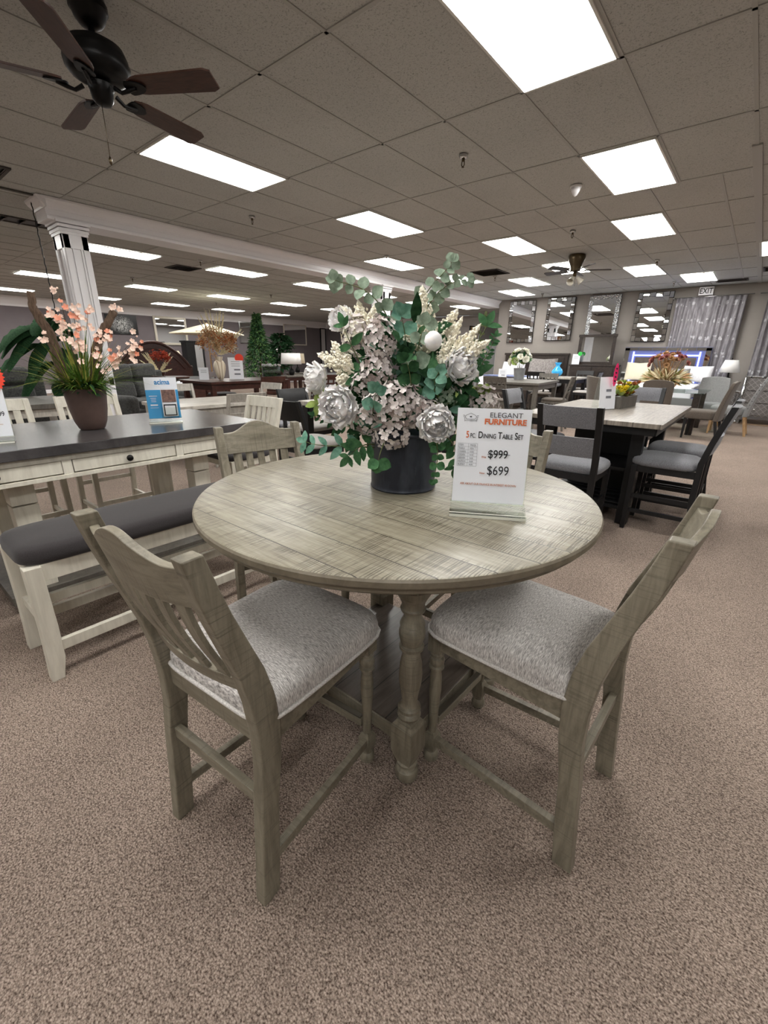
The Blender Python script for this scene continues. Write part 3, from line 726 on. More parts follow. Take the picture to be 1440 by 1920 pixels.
for sx in (-1, 1):
    m = MB(); m.box((sx*(BW/2-0.035), 0, 0.15), (0.026, BL-0.1, 0.05)); m.build('stretcher', 'cream_paint', bn, bevel=0.002)
for sy in (-1, 1):
    m = MB(); m.box((0, sy*(BL/2-0.035), 0.26), (BW-0.1, 0.026, 0.045)); m.build('stretcher', 'cream_paint', bn, bevel=0.002)
m = MB(); m.box((0, 0, 0.30), (0.026, BL-0.1, 0.045)); m.build('stretcher', 'cream_paint', bn, bevel=0.002)

# ================================================================ GENERIC CHAIR BUILDER
def make_chair(name, label, cat, group, frame, seat, back='slats', sh=0.47, th=0.96, w=0.44, d=0.42, lean=0.09, seatth=0.06, nslat=6, legw=0.036, seat2=None, rails=None, foot=None):
    t = thing(name, label, cat, (0, 0, 0), 0, group)
    hw = w/2-legw/2; ff = frame
    def by(z): return -d/2-0.0-(lean*max(0, (z-sh)/(th-sh))**1.2 if z > sh else 0.05*max(0, (0.5*sh-z)/(0.5*sh)))
    zs = [0, sh*0.25, sh*0.5, sh, sh+(th-sh)*0.35, sh+(th-sh)*0.7, th]
    for s in (-1, 1):
        m = MB(); fr = [(by(z)+legw*0.6, z) for z in zs]; bk = [(by(z)-legw*0.4, z) for z in zs]
        m.strip(fr, bk, s*hw-legw/2, s*hw+legw/2); m.build('leg', ff, t, bevel=0.003)
    for s in (-1, 1):
        m = MB(); m.box((s*hw, d/2-legw/2, (sh-seatth)/2), (legw, legw, sh-seatth), taper=0.8); m.build('leg', ff, t, bevel=0.003)
    m = MB(); z = sh-seatth-0.025
    for s in (-1, 1): m.box((s*hw, 0, z), (0.02, d-0.04, 0.055))
    m.box((0, d/2-legw/2, z), (w-legw, 0.02, 0.055)); m.box((0, -d/2+0.01, z), (w-legw, 0.02, 0.055)); m.build('seat_frame', ff, t)
    m = MB(); secs = []
    for k, q in ((0.97, 0.0), (1.0, 0.12), (1.01, 0.4), (0.97, 0.7), (0.86, 0.88), (0.6, 0.97), (0.2, 1.0)):
        sec = []
        for i in range(32):
            a = 2*pi*i/32; c, s_ = cos(a), sin(a); r = (abs(c)**5+abs(s_)**5)**(-1/5)
            sec.append((r*c*(w/2+0.006)*k, 0.012+r*s_*(d/2+0.005)*k, sh-seatth+seatth*q))
        secs.append(sec)
    m.loft(secs); m.build('seat', seat, t, True)
    def rail(z0, z1, th_=0.02, bow=0.02, nm='rail', mat=ff, out=0.0, puff=0):
        secs = []
        for i in range(13):
            s = -1+2*i/12; x = s*(w/2-legw+out); b = -bow*(1-s*s); p = puff*(1-s**4)
            if puff: secs.append([(x, by(z0)+b+th_/2, z0), (x, by((z0+z1)/2)+b+th_/2+p, (z0*2+z1)/3), (x, by((z0+z1)/2)+b+th_/2+p, (z0+z1*2)/3), (x, by(z1)+b+th_/2, z1), (x, by(z1)+b-th_/2, z1), (x, by((z0+z1)/2)+b-th_/2-p*0.3, (z0+z1)/2), (x, by(z0)+b-th_/2, z0)])
            else: secs.append([(x, by(z0)+b+th_/2, z0), (x, by(z1)+b+th_/2, z1), (x, by(z1)+b-th_/2, z1), (x, by(z0)+b-th_/2, z0)])
        m = MB(); m.loft(secs); return m.build(nm, mat, t, bool(puff), bevel=0 if puff else 0.002, angle=45 if puff else None)
    if back == 'slats':
        rail(th-0.085, th, 0.022, nm='top_rail'); rail(sh+0.07, sh+0.105, 0.02, nm='lower_rail')
        for k in range(nslat):
            s = (k-(nslat-1)/2)/(nslat/2)*0.92; x = s*(w/2-legw); m = MB(); z0, z1 = sh+0.10, th-0.08; sw = (w-2*legw)/nslat*0.58
            m.bar((x, by(z0)-0.02*(1-s*s), z0), (x, by(z1)-0.02*(1-s*s), z1), sw, 0.012, upv=(0, 1, 0)); m.build('back_slat', ff, t)
    elif back == 'ladder':
        rail(th-0.10, th, 0.022, nm='top_rail'); rail(sh+(th-sh)*0.34, sh+(th-sh)*0.52, 0.02, nm='back_rail')
    elif back == 'windows':
        rail(th-0.10, th, 0.022, nm='top_rail'); rail(sh+0.1, sh+0.14, 0.02, nm='lower_rail')
        for k in range(4):
            s = (k-1.5)/2; x = s*(w/2-legw); m = MB(); m.bar((x, by(th-0.15)-0.015, th-0.16), (x, by(th-0.1)-0.015, th-0.09), 0.03, 0.012, upv=(0, 1, 0)); m.build('back_slat', ff, t)
        rail(th-0.19, th-0.155, 0.018, nm='back_rail')
    elif back == 'pads':
        rail(th-(th-sh)*0.36, th-0.005, 0.03, nm='back_pad', mat=seat2 or seat, puff=0.022); rail(sh+(th-sh)*0.14, sh+(th-sh)*0.48, 0.03, nm='back_pad', mat=seat2 or seat, puff=0.020)
    elif back == 'pad':
        rail(sh+(th-sh)*0.5, th-0.005, 0.028, nm='back_pad', mat=seat2 or seat, puff=0.01)
    for (z, side) in (foot or []):
        for s in ((-1, 1) if side == 's' else (0,)):
            m = MB()
            if side == 'f': m.box((0, d/2-legw/2, z), (w-legw, 0.02, 0.032))
            elif side == 'b': m.box((0, by(z)+legw*0.1, z), (w-legw, 0.02, 0.032))
            else: m.bar((s*hw, d/2-legw, z), (s*hw, by(z), z), 0.02, 0.032)
            m.build('stretcher', ff, t)
    return t
# cream counter chairs around the drawer table
GC = 'cream slat-back counter chairs at the drawer table'
cc = make_chair('counter_chair', 'cream slat-back counter chair behind the brown plant pot', 'chair', GC, 'cream_paint', 'seat_black', 'slats', 0.61, 1.02, 0.47, 0.43, 0.10, 0.05, 5, 0.04, foot=[(0.14, 's'), (0.2, 'f'), (0.3, 'b')])
cc.location = (-4.10, 1.34, 0); cc.rotation_euler = (0, 0, -pi/2)
dup(cc, 'cream slat-back counter chair beside the price sign at the left edge', (-4.10, 0.70, 0), -pi/2, GC)
dup(cc, 'cream slat-back counter chair at the far end of the charcoal-topped drawer table', (-3.28, 2.04, 0), pi, GC)
dup(cc, 'cream counter chair at the near end of the drawer table, mostly outside the photo', (-3.02, 0.00, 0), 0, GC)

# ================================================================ RIGHT-HAND BLACK PUB SET
bt = thing('pub_table', 'black-based pub table with pale grey planked top holding a yellow succulent planter', 'table', (-1.0, 4.68, 0))
m = MB(); m.box((0, 0, 0.895), (1.10, 1.80, 0.038)); m.build('tabletop', 'grey_plank_table', bt, bevel=0.004)
m = MB()
for s in (-1, 1): m.box((s*0.50, 0, 0.845), (0.025, 1.66, 0.06)); m.box((0, s*0.83, 0.845), (1.0, 0.025, 0.06))
m.build('apron', 'black_paint', bt)
for sx in (-1, 1):
    for sy in (-1, 1):
        m = MB(); m.box((sx*0.36, sy*0.58, 0.42), (0.09, 0.09, 0.82)); m.build('leg', 'black_paint', bt, bevel=0.004)
for z in (0.14, 0.48):
    m = MB(); m.box((0, 0, z), (0.72, 1.2, 0.025)); m.build('shelf', 'black_paint', bt)
m = MB(); m.box((0, 0, 0.66), (0.6, 0.05, 0.36)); m.box((0, 0, 0.31), (0.6, 0.05, 0.33)); m.build('divider', 'black_paint', bt)
m = MB()
for k in range(9): m.bar((-0.36, -0.55+k*0.137, 0.17), (0.36, -0.55+k*0.137, 0.17), 0.03, 0.012)
m.build('slats', 'black_paint', bt)
GB = 'black counter chairs with grey padded backs at the planked pub table'
bc = make_chair('counter_chair', 'black chair with two grey back pads, its back turned to the camera', 'chair', GB, 'black_paint', 'seat_charcoal', 'pads', 0.63, 1.055, 0.45, 0.46, 0.11, 0.075, legw=0.042, foot=[(0.17, 's'), (0.30, 's'), (0.24, 'f'), (0.24, 'b')])
bc.location = (-0.965, 3.57, 0)
dup(bc, 'nearer of two black grey-padded chairs seen side-on right of the planked table', (-0.40, 4.20, 0), pi/2, GB)
dup(bc, 'farther of two black grey-padded chairs seen side-on right of the planked table', (-0.40, 4.84, 0), pi/2, GB)
dup(bc, 'black counter chair with grey pads on the hidden side of the planked pub table', (-1.66, 4.60, 0), -pi/2, GB)
dup(bc, 'black grey-padded chair at the far end of the planked table, beyond the planter', (-1.0, 5.78, 0), pi, GB)
# ================================================================ FLOWER MATERIALS
def petalmat(name, a, b, sc=60, rough=0.85, tr=0.0):
    n = NT(name); f = n.noise(n.coord(), sc, 3); n.col(n.ramp(f, [(0.3, lin(a)), (0.7, lin(b))])); n.set(rough, 0, 0.12)
    n.b.inputs['Subsurface Weight'].default_value = 0.0; MT[name] = n.m
    if tr: n.b.inputs['Subsurface Weight'].default_value = tr; n.b.inputs['Subsurface Radius'].default_value = (0.02, 0.018, 0.016); n.b.inputs['Subsurface Scale'].default_value = 0.6
petalmat('peony_white', (242, 238, 237), (254, 252, 252), tr=0.35); petalmat('hyd_mauve', (182, 172, 170), (212, 203, 200)); petalmat('hyd_pale', (212, 202, 198), (236, 228, 224)); petalmat('hyd_dusk', (140, 126, 122), (172, 158, 152))
petalmat('plume_cream', (238, 230, 208), (250, 246, 234)); petalmat('leaf_dark', (30, 56, 36), (52, 86, 54)); petalmat('leaf_mid', (52, 90, 60), (84, 124, 84)); petalmat('leaf_teal', (78, 122, 104), (122, 162, 142))
petalmat('leaf_grey', (112, 130, 112), (154, 170, 150)); petalmat('leaf_lime', (136, 160, 84), (176, 194, 118)); petalmat('stem_green', (84, 92, 60), (110, 116, 80)); petalmat('twig', (74, 62, 50), (104, 90, 74))
petalmat('pink_petal', (248, 212, 194), (253, 232, 219)); petalmat('pink_deep', (236, 150, 122), (246, 180, 154)); petalmat('grass_green', (60, 92, 34), (104, 134, 58)); petalmat('grass_yellow', (140, 140, 62), (176, 170, 92))
petalmat('dry_tan', (146, 110, 76), (194, 158, 118), 30); petalmat('dry_rust', (120, 64, 34), (176, 108, 64), 30); petalmat('dry_cream', (196, 184, 146), (226, 216, 184)); petalmat('dry_red', (104, 34, 24), (150, 62, 42), 30)
petalmat('yellow_petal', (214, 190, 40), (240, 220, 70)); petalmat('olive', (92, 92, 50), (130, 124, 72)); petalmat('rose_dry', (122, 66, 62), (176, 124, 114), 30)

def peony(m, c, r, ax, rnd):
    c = Vector(c); ax = Vector(ax).normalized(); t = Vector((0, 0, 1)) if abs(ax.z) < 0.9 else Vector((1, 0, 0)); X = ax.cross(t).normalized(); Y = ax.cross(X)
    rings = [(4, 0.10, 0.42, 0.8), (5, 0.40, 0.52, 0.7), (6, 0.66, 0.64, 0.62), (7, 0.92, 0.76, 0.56), (8, 1.20, 0.87, 0.54), (9, 1.50, 0.95, 0.52), (9, 1.85, 1.0, 0.50), (8, 2.25, 0.98, 0.5)]
    for n_, th, R, al in rings:
        ph = rnd.uniform(0, 6)
        for k in range(n_):
            f = ph+2*pi*k/n_+rnd.uniform(-.25, .25); thk = th+rnd.uniform(-.14, .14); w_ = rnd.uniform(0.8, 1.15); q = rnd.uniform(0, 6); fl = rnd.uniform(0.06, 0.20); Rk = R*rnd.uniform(0.93, 1.06)
            def P(u, v, f=f, thk=thk, w_=w_, q=q, fl=fl, Rk=Rk):
                a = (u-0.5)*2; b = v
                half = al*w_*sqrt(max(0.02, 1-(2*b-0.95)**2*0.85))
                phi = f+a*half/max(0.45, sin(min(2.4, max(0.5, thk))))
                tt = max(0.02, thk+0.40-b*0.85+0.07*sin(a*5+q)*b)
                rr_ = r*Rk*(0.80+0.20*b+0.05*sin(a*4+q)*b+(fl*((b-0.55)/0.45)**2 if b > 0.55 else 0)-0.07*(1-a*a)*(1-b))
                return c+(X*sin(tt)*cos(phi)+Y*sin(tt)*sin(phi)+ax*cos(tt))*rr_
            m.grid(P, 6, 6)
def hydrangea(m, blobs, rnd, fs=0.017):
    """blobs: (centre, (rx,ry,rz), n) – clusters of four-petal florets on ellipsoids"""
    for c, rr_, n_ in blobs:
        c = Vector(c)
        for i in range(n_):
            z = 1-2*(i+0.5)/n_; a = i*2.39996; s_ = sqrt(1-z*z); d = Vector((s_*cos(a), s_*sin(a), z))
            if d.y > 0.55: continue
            p = c+Vector((d.x*rr_[0], d.y*rr_[1], d.z*rr_[2]))*rnd.uniform(0.80, 1.10)
            nn = (d+Vector((rnd.uniform(-.35, .35), rnd.uniform(-.35, .35), rnd.uniform(-.35, .35)))).normalized()
            t = nn.cross(Vector((0.3, 0.2, 1))).normalized(); b = nn.cross(t); ph = rnd.uniform(0, 1.57); mi = rnd.choice((0, 0, 0, 1, 1, 2)); L = fs*rnd.uniform(0.8, 1.2)
            for k in range(4):
                u = t*cos(ph+k*pi/2)+b*sin(ph+k*pi/2); v = nn.cross(u)
                q = [p, p+u*L*0.55-v*L*0.5+nn*L*0.22, p+u*L*1.02-v*L*0.28+nn*L*0.30, p+u*L*1.05+v*L*0.28+nn*L*0.34, p+u*L*0.55+v*L*0.5+nn*L*0.22]
                mid = m.bm.verts.new(p+u*L*0.6+nn*L*0.10); vs = [m.bm.verts.new(x) for x in q]
                for j in range(5): m.face([mid, vs[j], vs[(j+1) % 5]], mi)
def plume(m, base, tip, w_, rnd, n_=26, mi=0):
    base = Vector(base); tip = Vector(tip); ax = tip-base; L = ax.length; ax.normalize(); t = ax.cross(Vector((0.2, 1, 0.1))).normalized(); b = ax.cross(t)
    m.tube([base, base+ax*L*0.5, tip], [0.003, 0.002, 0.001], 4, mi=mi)
    for i in range(n_):
        f = 0.08+0.9*i/n_; a = i*2.4; R = w_*1.3*(1-f)**0.7*(0.65+0.5*rnd.random()); p = base+ax*L*f; d = ((t*cos(a)+b*sin(a))*1.0+ax*0.95).normalized()
        k = max(3, int(R/0.0052))
        for j in range(k):
            g = (j+1)/k; c = p+d*R*g+ax*R*0.25*g*g; s_ = 0.0074*(1.15-0.6*g)*rnd.uniform(0.8, 1.3)
            o = Vector((rnd.uniform(-1, 1), rnd.uniform(-1, 1), rnd.uniform(-1, 1)))*0.003
            vs = [m.bm.verts.new(c+o+x*s_) for x in (ax*1.5, t, b, -t, -b, -ax)]
            for q in ((0, 1, 2), (0, 2, 3), (0, 3, 4), (0, 4, 1), (5, 2, 1), (5, 3, 2), (5, 4, 3), (5, 1, 4)): m.face([vs[x] for x in q], mi)
    c = tip
    vs = [m.bm.verts.new(c+x*0.006) for x in (ax*2.2, t, b, -t, -b, -ax)]
    for q in ((0, 1, 2), (0, 2, 3), (0, 3, 4), (0, 4, 1), (5, 2, 1), (5, 3, 2), (5, 4, 3), (5, 1, 4)): m.face([vs[x] for x in q], mi)
def bez(p, n_=10):
    p = [Vector(x) for x in p]; out = []
    for i in range(n_+1):
        t = i/n_; q = p[:]
        while len(q) > 1: q = [a.lerp(b, t) for a, b in zip(q, q[1:])]
        out.append(q[0])
    return out
def roundleaf(m, p, d, r, nrm, mi=0, k=1.0):
    """broad roundish leaf with a short point and a centre fold"""
    d = Vector(d).normalized(); p = Vector(p); x = d.cross(Vector(nrm)); x = x.normalized() if x.length > 1e-3 else Vector((1, 0, 0)); n_ = x.cross(d)
    rows = []
    for t, w_ in ((0, 0.05), (0.15, 0.62), (0.38, 0.98), (0.62, 0.95), (0.84, 0.58), (1.0, 0.04)):
        c = p+d*2*r*t*k-n_*r*0.35*t*t; rows.append([m.bm.verts.new(c-x*r*w_+n_*r*0.20*w_), m.bm.verts.new(c-x*r*w_*0.5+n_*r*0.05*w_), m.bm.verts.new(c), m.bm.verts.new(c+x*r*w_*0.5+n_*r*0.05*w_), m.bm.verts.new(c+x*r*w_+n_*r*0.20*w_)])
    for a, b in zip(rows, rows[1:]):
        for j in range(4): m.face([a[j], a[j+1], b[j+1], b[j]], mi)
def branch(m, pts, leafr, rnd, n_=9, mi_leaf=0, mi_stem=1, kind='round', face=(0, -1, 0.3), rad=0.0022):
    P = bez(pts, 14); m.tube(P, [rad*(1.2-0.8*i/14) for i in range(15)], 5, mi=mi_stem)
    for i in range(n_):
        f = 0.18+0.82*i/(n_-1) if n_ > 1 else 1; idx = min(13, int(f*14)); p = P[idx].lerp(P[idx+1], f*14-idx) if idx < 14 else P[14]; tg = (P[min(14, idx+1)]-P[max(0, idx-1)]).normalized()
        for s_ in (-1, 1):
            sd = tg.cross(Vector(face)).normalized()*s_; d = (sd*rnd.uniform(0.7, 1.1)+tg*rnd.uniform(0.2, 0.8)+Vector((rnd.uniform(-.3, .3), rnd.uniform(-.5, .3), rnd.uniform(-.4, .3)))).normalized()
            nn = Vector(face)+Vector((rnd.uniform(-.5, .5), rnd.uniform(-.3, .3), rnd.uniform(-.5, .5))); r = leafr*rnd.uniform(0.75, 1.15)*(1.0-0.35*f)
            if kind == 'round': roundleaf(m, p, d, r, nn, mi_leaf)
            else: m.leaf(p, d, r*3.0, r*1.5, nn, 0.25, mi_leaf)
    tipd = (P[14]-P[12]).normalized(); roundleaf(m, P[14], tipd, leafr*0.6, face, mi_leaf) if kind == 'round' else m.leaf(P[14], tipd, leafr*2.2, leafr*1.1, face, 0.2, mi_leaf)

# ================================================================ CENTREPIECE on the round table
rnd = random.Random(11)
n = NT('slate_metal'); f = n.noise(n.coord((1, 1, 0.35)), 14, 4, 0.6); g = n.noise(n.coord((8, 8, 1)), 6, 5, 0.7)
c = n.ramp(f, [(0.42, lin((44, 47, 56))), (0.66, lin((68, 72, 82)))]); c = n.mix(c, lin((112, 116, 124)), n.ramp(g, [(0.66, (0, 0, 0, 1)), (0.78, (0.35, 0.35, 0.35, 1))]))
n.col(c); n.set(0.42, 0.35, 0.5); MT['slate_metal'] = n.m
fa = thing('flower_arrangement', 'large bouquet of pale peonies and mauve hydrangeas in a dark slate metal bucket', 'flower arrangement', (-0.93, 1.25, 0.914), radians(36.65))
m = MB(); m.lathe([(0.112, 0.0), (0.118, 0.001), (0.1205, 0.006), (0.118, 0.012), (0.1175, 0.02), (0.122, 0.195), (0.126, 0.198), (0.126, 0.204), (0.119, 0.204), (0.116, 0.17), (0.02, 0.17)], n=64); m.build('bucket', 'slate_metal', fa, True, angle=30)
FPAL = ['leaf_dark', 'leaf_mid', 'leaf_teal', 'leaf_grey', 'leaf_lime', 'stem_green']
# dense foliage bed
for gi, (cx, cz, nn_, seed) in enumerate(((-0.13, 0.28, 90, 1), (0.12, 0.28, 90, 2), (-0.06, 0.42, 80, 3), (0.14, 0.40, 70, 4), (0.0, 0.47, 50, 5))):
    rd = random.Random(seed); m = MB()
    for i in range(nn_):
        d = Vector((rd.gauss(0, 1), rd.gauss(-0.35, 0.8), rd.gauss(0.25, 0.8))).normalized(); p = Vector((cx, 0.0, cz))+d*rd.uniform(0.02, 0.12); L = rd.uniform(0.04, 0.085)
        m.leaf(p, (d+Vector((0, 0, rd.uniform(-.2, .5)))).normalized(), L, L*rd.uniform(0.42, 0.6), (rd.uniform(-.4, .4), -1, rd.uniform(0, .8)), rd.uniform(0.1, 0.4), rd.choice((0, 0, 0, 1, 1, 2)))
    m.build('foliage', FPAL, fa, True)
PEO = [((-0.209, -0.19, 0.304), 0.060, (-0.25, -1, 0.05)), ((0.098, -0.20, 0.258), 0.056, (0.15, -1, -0.1)), ((-0.302, -0.05, 0.379), 0.050, (-1, -0.55, 0.1)), ((0.175, -0.09, 0.425), 0.056, (0.7, -0.8, 0.35)), ((-0.219, 0.0, 0.567), 0.042, (-0.5, -0.7, 0.6))]
for c_, r_, ax in PEO:
    m = MB(); m.sphere(c_, r_*0.36, 10, 7); peony(m, c_, r_*0.97, ax, rnd); m.build('peony', 'peony_white', fa, True)
m = MB(); 
m.loft([[Vector((0.08+0.5*0, -0.14, 0.497))+Vector((r_*cos(a), r_*sin(a), z)) for a in [2*pi*i/14 for i in range(14)]] for r_, z in ((0.006, -0.028), (0.020, -0.018), (0.0275, 0.0), (0.024, 0.016), (0.012, 0.027), (0.003, 0.03))])
bud = m.build('peony_bud', 'peony_white', fa, True)
m = MB()
for k in range(5): m.leaf((0.08, -0.14, 0.47), (cos(k*1.26)*0.9, sin(k*1.26)*0.9, 0.7), 0.03, 0.022, (0, 0, -1), 0.6)
m.tube([(0.08, -0.14, 0.47), (0.085, -0.10, 0.36)], 0.003, 6); m.leaf((0.082, -0.14, 0.455), (0.05, -0.3, -1), 0.075, 0.034, (0, -1, 0), 0.1); m.build('sepals', 'leaf_mid', bud, True)
HYD = [[((-0.024, -0.13, 0.300), (0.105, 0.07, 0.068), 78), ((-0.040, -0.15, 0.215), (0.058, 0.04, 0.045), 26), ((-0.125, -0.13, 0.255), (0.05, 0.04, 0.045), 24), ((0.06, -0.12, 0.285), (0.06, 0.045, 0.055), 30), ((-0.03, -0.14, 0.345), (0.06, 0.03, 0.035), 18)],
       [((-0.085, -0.08, 0.500), (0.052, 0.05, 0.068), 44), ((-0.096, -0.09, 0.410), (0.05, 0.045, 0.055), 34), ((-0.135, -0.10, 0.365), (0.035, 0.03, 0.035), 14)],
       [((0.262, -0.04, 0.295), (0.055, 0.05, 0.065), 40)], [((-0.165, -0.03, 0.515), (0.045, 0.04, 0.06), 34)], [((0.13, -0.07, 0.335), (0.05, 0.04, 0.03), 18)]]
HM = [('hyd_mauve', 'hyd_pale', 'hyd_dusk')]*3+[('hyd_pale', 'plume_cream', 'hyd_mauve'), ('leaf_grey', 'hyd_mauve', 'leaf_lime')]
for bl, mm in zip(HYD, HM):
    m = MB(); hydrangea(m, [(c0, r0, int(n0*2.2)) for c0, r0, n0 in bl], rnd, 0.0128)
    m.build('hydrangea', list(mm), fa, True)
for bs in ([((0.06, -0.04, 0.42), (0.045, -0.03, 0.655), 0.055, 60), ((0.075, -0.05, 0.47), (0.155, -0.03, 0.59), 0.042, 40), ((0.06, -0.04, 0.44), (-0.005, -0.05, 0.52), 0.03, 22)],
           [((0.115, -0.08, 0.41), (0.255, -0.08, 0.50), 0.045, 46), ((0.12, -0.08, 0.42), (0.225, -0.06, 0.545), 0.036, 34), ((0.11, -0.08, 0.40), (0.20, -0.10, 0.425), 0.03, 24), ((0.10, -0.07, 0.42), (0.17, -0.05, 0.565), 0.03, 26)],
           [((-0.13, -0.02, 0.50), (-0.16, 0.0, 0.615), 0.040, 36), ((-0.13, -0.02, 0.50), (-0.215, 0.0, 0.60), 0.036, 30), ((-0.13, -0.02, 0.49), (-0.11, -0.02, 0.60), 0.03, 24)],
           [((-0.17, -0.07, 0.40), (-0.285, -0.05, 0.455), 0.040, 36), ((-0.17, -0.07, 0.41), (-0.24, -0.05, 0.49), 0.034, 28), ((-0.17, -0.07, 0.38), (-0.22, -0.08, 0.375), 0.03, 20)]):
    m = MB()
    for b_, t_, w_, n_ in bs: plume(m, b_, t_, w_, rnd, n_)
    m.build('astilbe_plume', 'plume_cream', fa)
for pts, lr, nn_, mi, kd in (([(-0.02, 0, 0.45), (-0.06, 0.0, 0.60), (-0.11, 0, 0.68), (-0.205, 0.0, 0.665), (-0.235, -0.01, 0.68)], 0.026, 7, 3, 'round'),
                             ([(0.02, 0.02, 0.45), (0.01, 0.02, 0.60), (0.045, 0.0, 0.66), (0.12, 0.0, 0.70), (0.135, 0, 0.735)], 0.024, 7, 3, 'round'),
                             ([(0.03, 0.02, 0.52), (0.06, 0.02, 0.64), (0.13, 0.0, 0.69), (0.19, 0, 0.685)], 0.020, 8, 3, 'round'),
                             ([(0.0, -0.04, 0.42), (0.0, -0.07, 0.52), (-0.02, -0.09, 0.57)], 0.036, 3, 2, 'round'), ([(0.02, -0.08, 0.40), (0.04, -0.12, 0.50), (0.05, -0.13, 0.545)], 0.030, 3, 3, 'round'),
                             ([(-0.11, -0.12, 0.22), (-0.10, -0.18, 0.30), (-0.09, -0.20, 0.35)], 0.028, 3, 2, 'round'), ([(0.10, -0.10, 0.33), (0.08, -0.16, 0.38), (0.10, -0.18, 0.41)], 0.025, 4, 2, 'round'),
                             ([(-0.10, -0.10, 0.16), (-0.20, -0.13, 0.17), (-0.29, -0.12, 0.16), (-0.335, -0.10, 0.175)], 0.020, 5, 2, 'pt'), ([(-0.10, -0.10, 0.17), (-0.14, -0.16, 0.19), (-0.18, -0.16, 0.14)], 0.022, 4, 1, 'pt'),
                             ([(0.09, -0.10, 0.20), (0.12, -0.17, 0.20), (0.11, -0.18, 0.12), (0.10, -0.17, 0.07)], 0.018, 6, 1, 'round'), ([(0.12, -0.10, 0.21), (0.18, -0.15, 0.20), (0.17, -0.15, 0.11)], 0.018, 6, 1, 'pt'),
                             ([(0.18, 0, 0.33), (0.26, 0.03, 0.40), (0.30, 0.05, 0.52)], 0.012, 14, 1, 'pt'), ([(0.18, 0, 0.33), (0.23, 0.03, 0.43), (0.26, 0.05, 0.58)], 0.010, 10, 5, 'pt'), ([(0.16, 0.0, 0.30), (0.24, -0.02, 0.34), (0.27, -0.03, 0.35)], 0.016, 10, 4, 'round'),
                             ([(-0.12, -0.06, 0.38), (-0.18, -0.08, 0.48), (-0.20, -0.08, 0.54)], 0.021, 3, 1, 'pt'), ([(-0.14, 0, 0.30), (-0.24, -0.04, 0.32), (-0.30, -0.04, 0.30)], 0.022, 6, 4, 'pt'), ([(0.16, 0.0, 0.40), (0.24, 0, 0.50), (0.26, 0, 0.55)], 0.024, 2, 1, 'pt'),
                             ([(-0.1, -0.05, 0.20), (-0.24, -0.06, 0.23), (-0.31, -0.06, 0.26)], 0.012, 8, 0, 'pt'), ([(0.02, -0.12, 0.30), (0.02, -0.17, 0.40), (0.0, -0.18, 0.44)], 0.024, 4, 0, 'round'), ([(-0.06, -0.17, 0.20), (-0.075, -0.21, 0.17), (-0.08, -0.21, 0.14)], 0.036, 1, 1, 'round')):
    m = MB(); branch(m, pts, lr, rnd, nn_, mi, 5, kd); m.build('leaf_branch', FPAL, fa, True)
m = MB()
for pts in ([(0.17, 0, 0.30), (0.20, 0.0, 0.42), (0.19, 0.0, 0.45), (0.23, 0.0, 0.50), (0.24, 0, 0.55)], [(0.17, 0, 0.30), (0.18, -0.02, 0.36), (0.165, -0.02, 0.40), (0.20, -0.02, 0.44)]): m.tube(pts, [0.003, 0.003, 0.0025, 0.002, 0.0015][:len(pts)], 5)
m.build('twig', 'twig', fa, True)

# ================================================================ SIGN HOLDERS
def sign_holder(name, label, loc, rz, W=0.216, Hh=0.285, tilt=8, base=0.07, paper='paper', group=None, cat='sign'):
    """slanted acrylic holder; local: faces -Y, base front at -Y"""
    t = thing(name, label, cat, loc, rz, group); ti = radians(tilt)
    m = MB(); m.box((0, 0.018+sin(ti)*Hh/2, 0.028+cos(ti)*Hh/2), (W+0.008, 0.004, Hh+0.008), (-ti, 0, 0))
    m.box((0, -base/2+0.015, 0.002), (W+0.008, base, 0.004)); m.box((0, -base+0.016, 0.008), (W+0.008, 0.004, 0.012))
    m.bar((0, -base+0.02, 0.004), (0, 0.014, 0.030), W+0.008, 0.003, upv=(0, 0, 1)); ac = m.build('acrylic_stand', 'acrylic', t)
    m = MB(); m.box((0, -base+0.0145, 0.005), (W+0.008, 0.0015, 0.008)); m.box((0, 0.008, 0.0265), (W+0.008, 0.002, 0.002)); m.box((0, -base+0.016, 0.0145), (W+0.008, 0.004, 0.0008)); m.build('edge_glint', 'acrylic_edge_glint', ac)  # pale strips paint the light that clear edges catch
    m = MB(); m.box((0, 0.0135+sin(ti)*Hh/2, 0.028+cos(ti)*Hh/2), (W, 0.0012, Hh), (-ti, 0, 0)); pg = m.build('sheet', paper, t)
    def at_(x, z): return (x, 0.0115+sin(ti)*z, 0.028+cos(ti)*z)       # x from centre, z up the sheet
    return t, pg, at_, (pi/2-ti, 0, 0)
def line(m, a, b, at_, w_=0.0008, rot=8):
    pa = Vector(at_(*a)); pb = Vector(at_(*b)); m.bar(pa, pb, 0.0003, w_, upv=(0, 0, 1)) if abs(a[1]-b[1]) < abs(a[0]-b[0]) else m.bar(pa, pb, w_, 0.0003, upv=(0, 1, 0))
t, pg, at_, rot = sign_holder('price_sign', 'white price sign reading $699 in a clear acrylic stand on the round table', (-0.553, 1.179, 0.914), radians(29))
Wd = 0.216
def T(s, x, z, size, mat, sx=1.0, bold=0.0, align='LEFT'): return text('lettering', s, size, mat, pg, at_(x, z), rot, 0.0002, align, sx, bold)
T('ELEGANT', 0.0346, 0.2594, 0.0212, 'ink_black', 1.06, -0.0001, 'CENTER'); T('FURNITURE', 0.0335, 0.2396, 0.0222, 'ink_orange', 1.05, 0.0008, 'CENTER')
T('5', -0.079, 0.1977, 0.028, 'ink_orange', 0.72, 0.0004); T('PC.', -0.0665, 0.1977, 0.0195, 'ink_black', 0.62, 0.0001)
xx = -0.0428
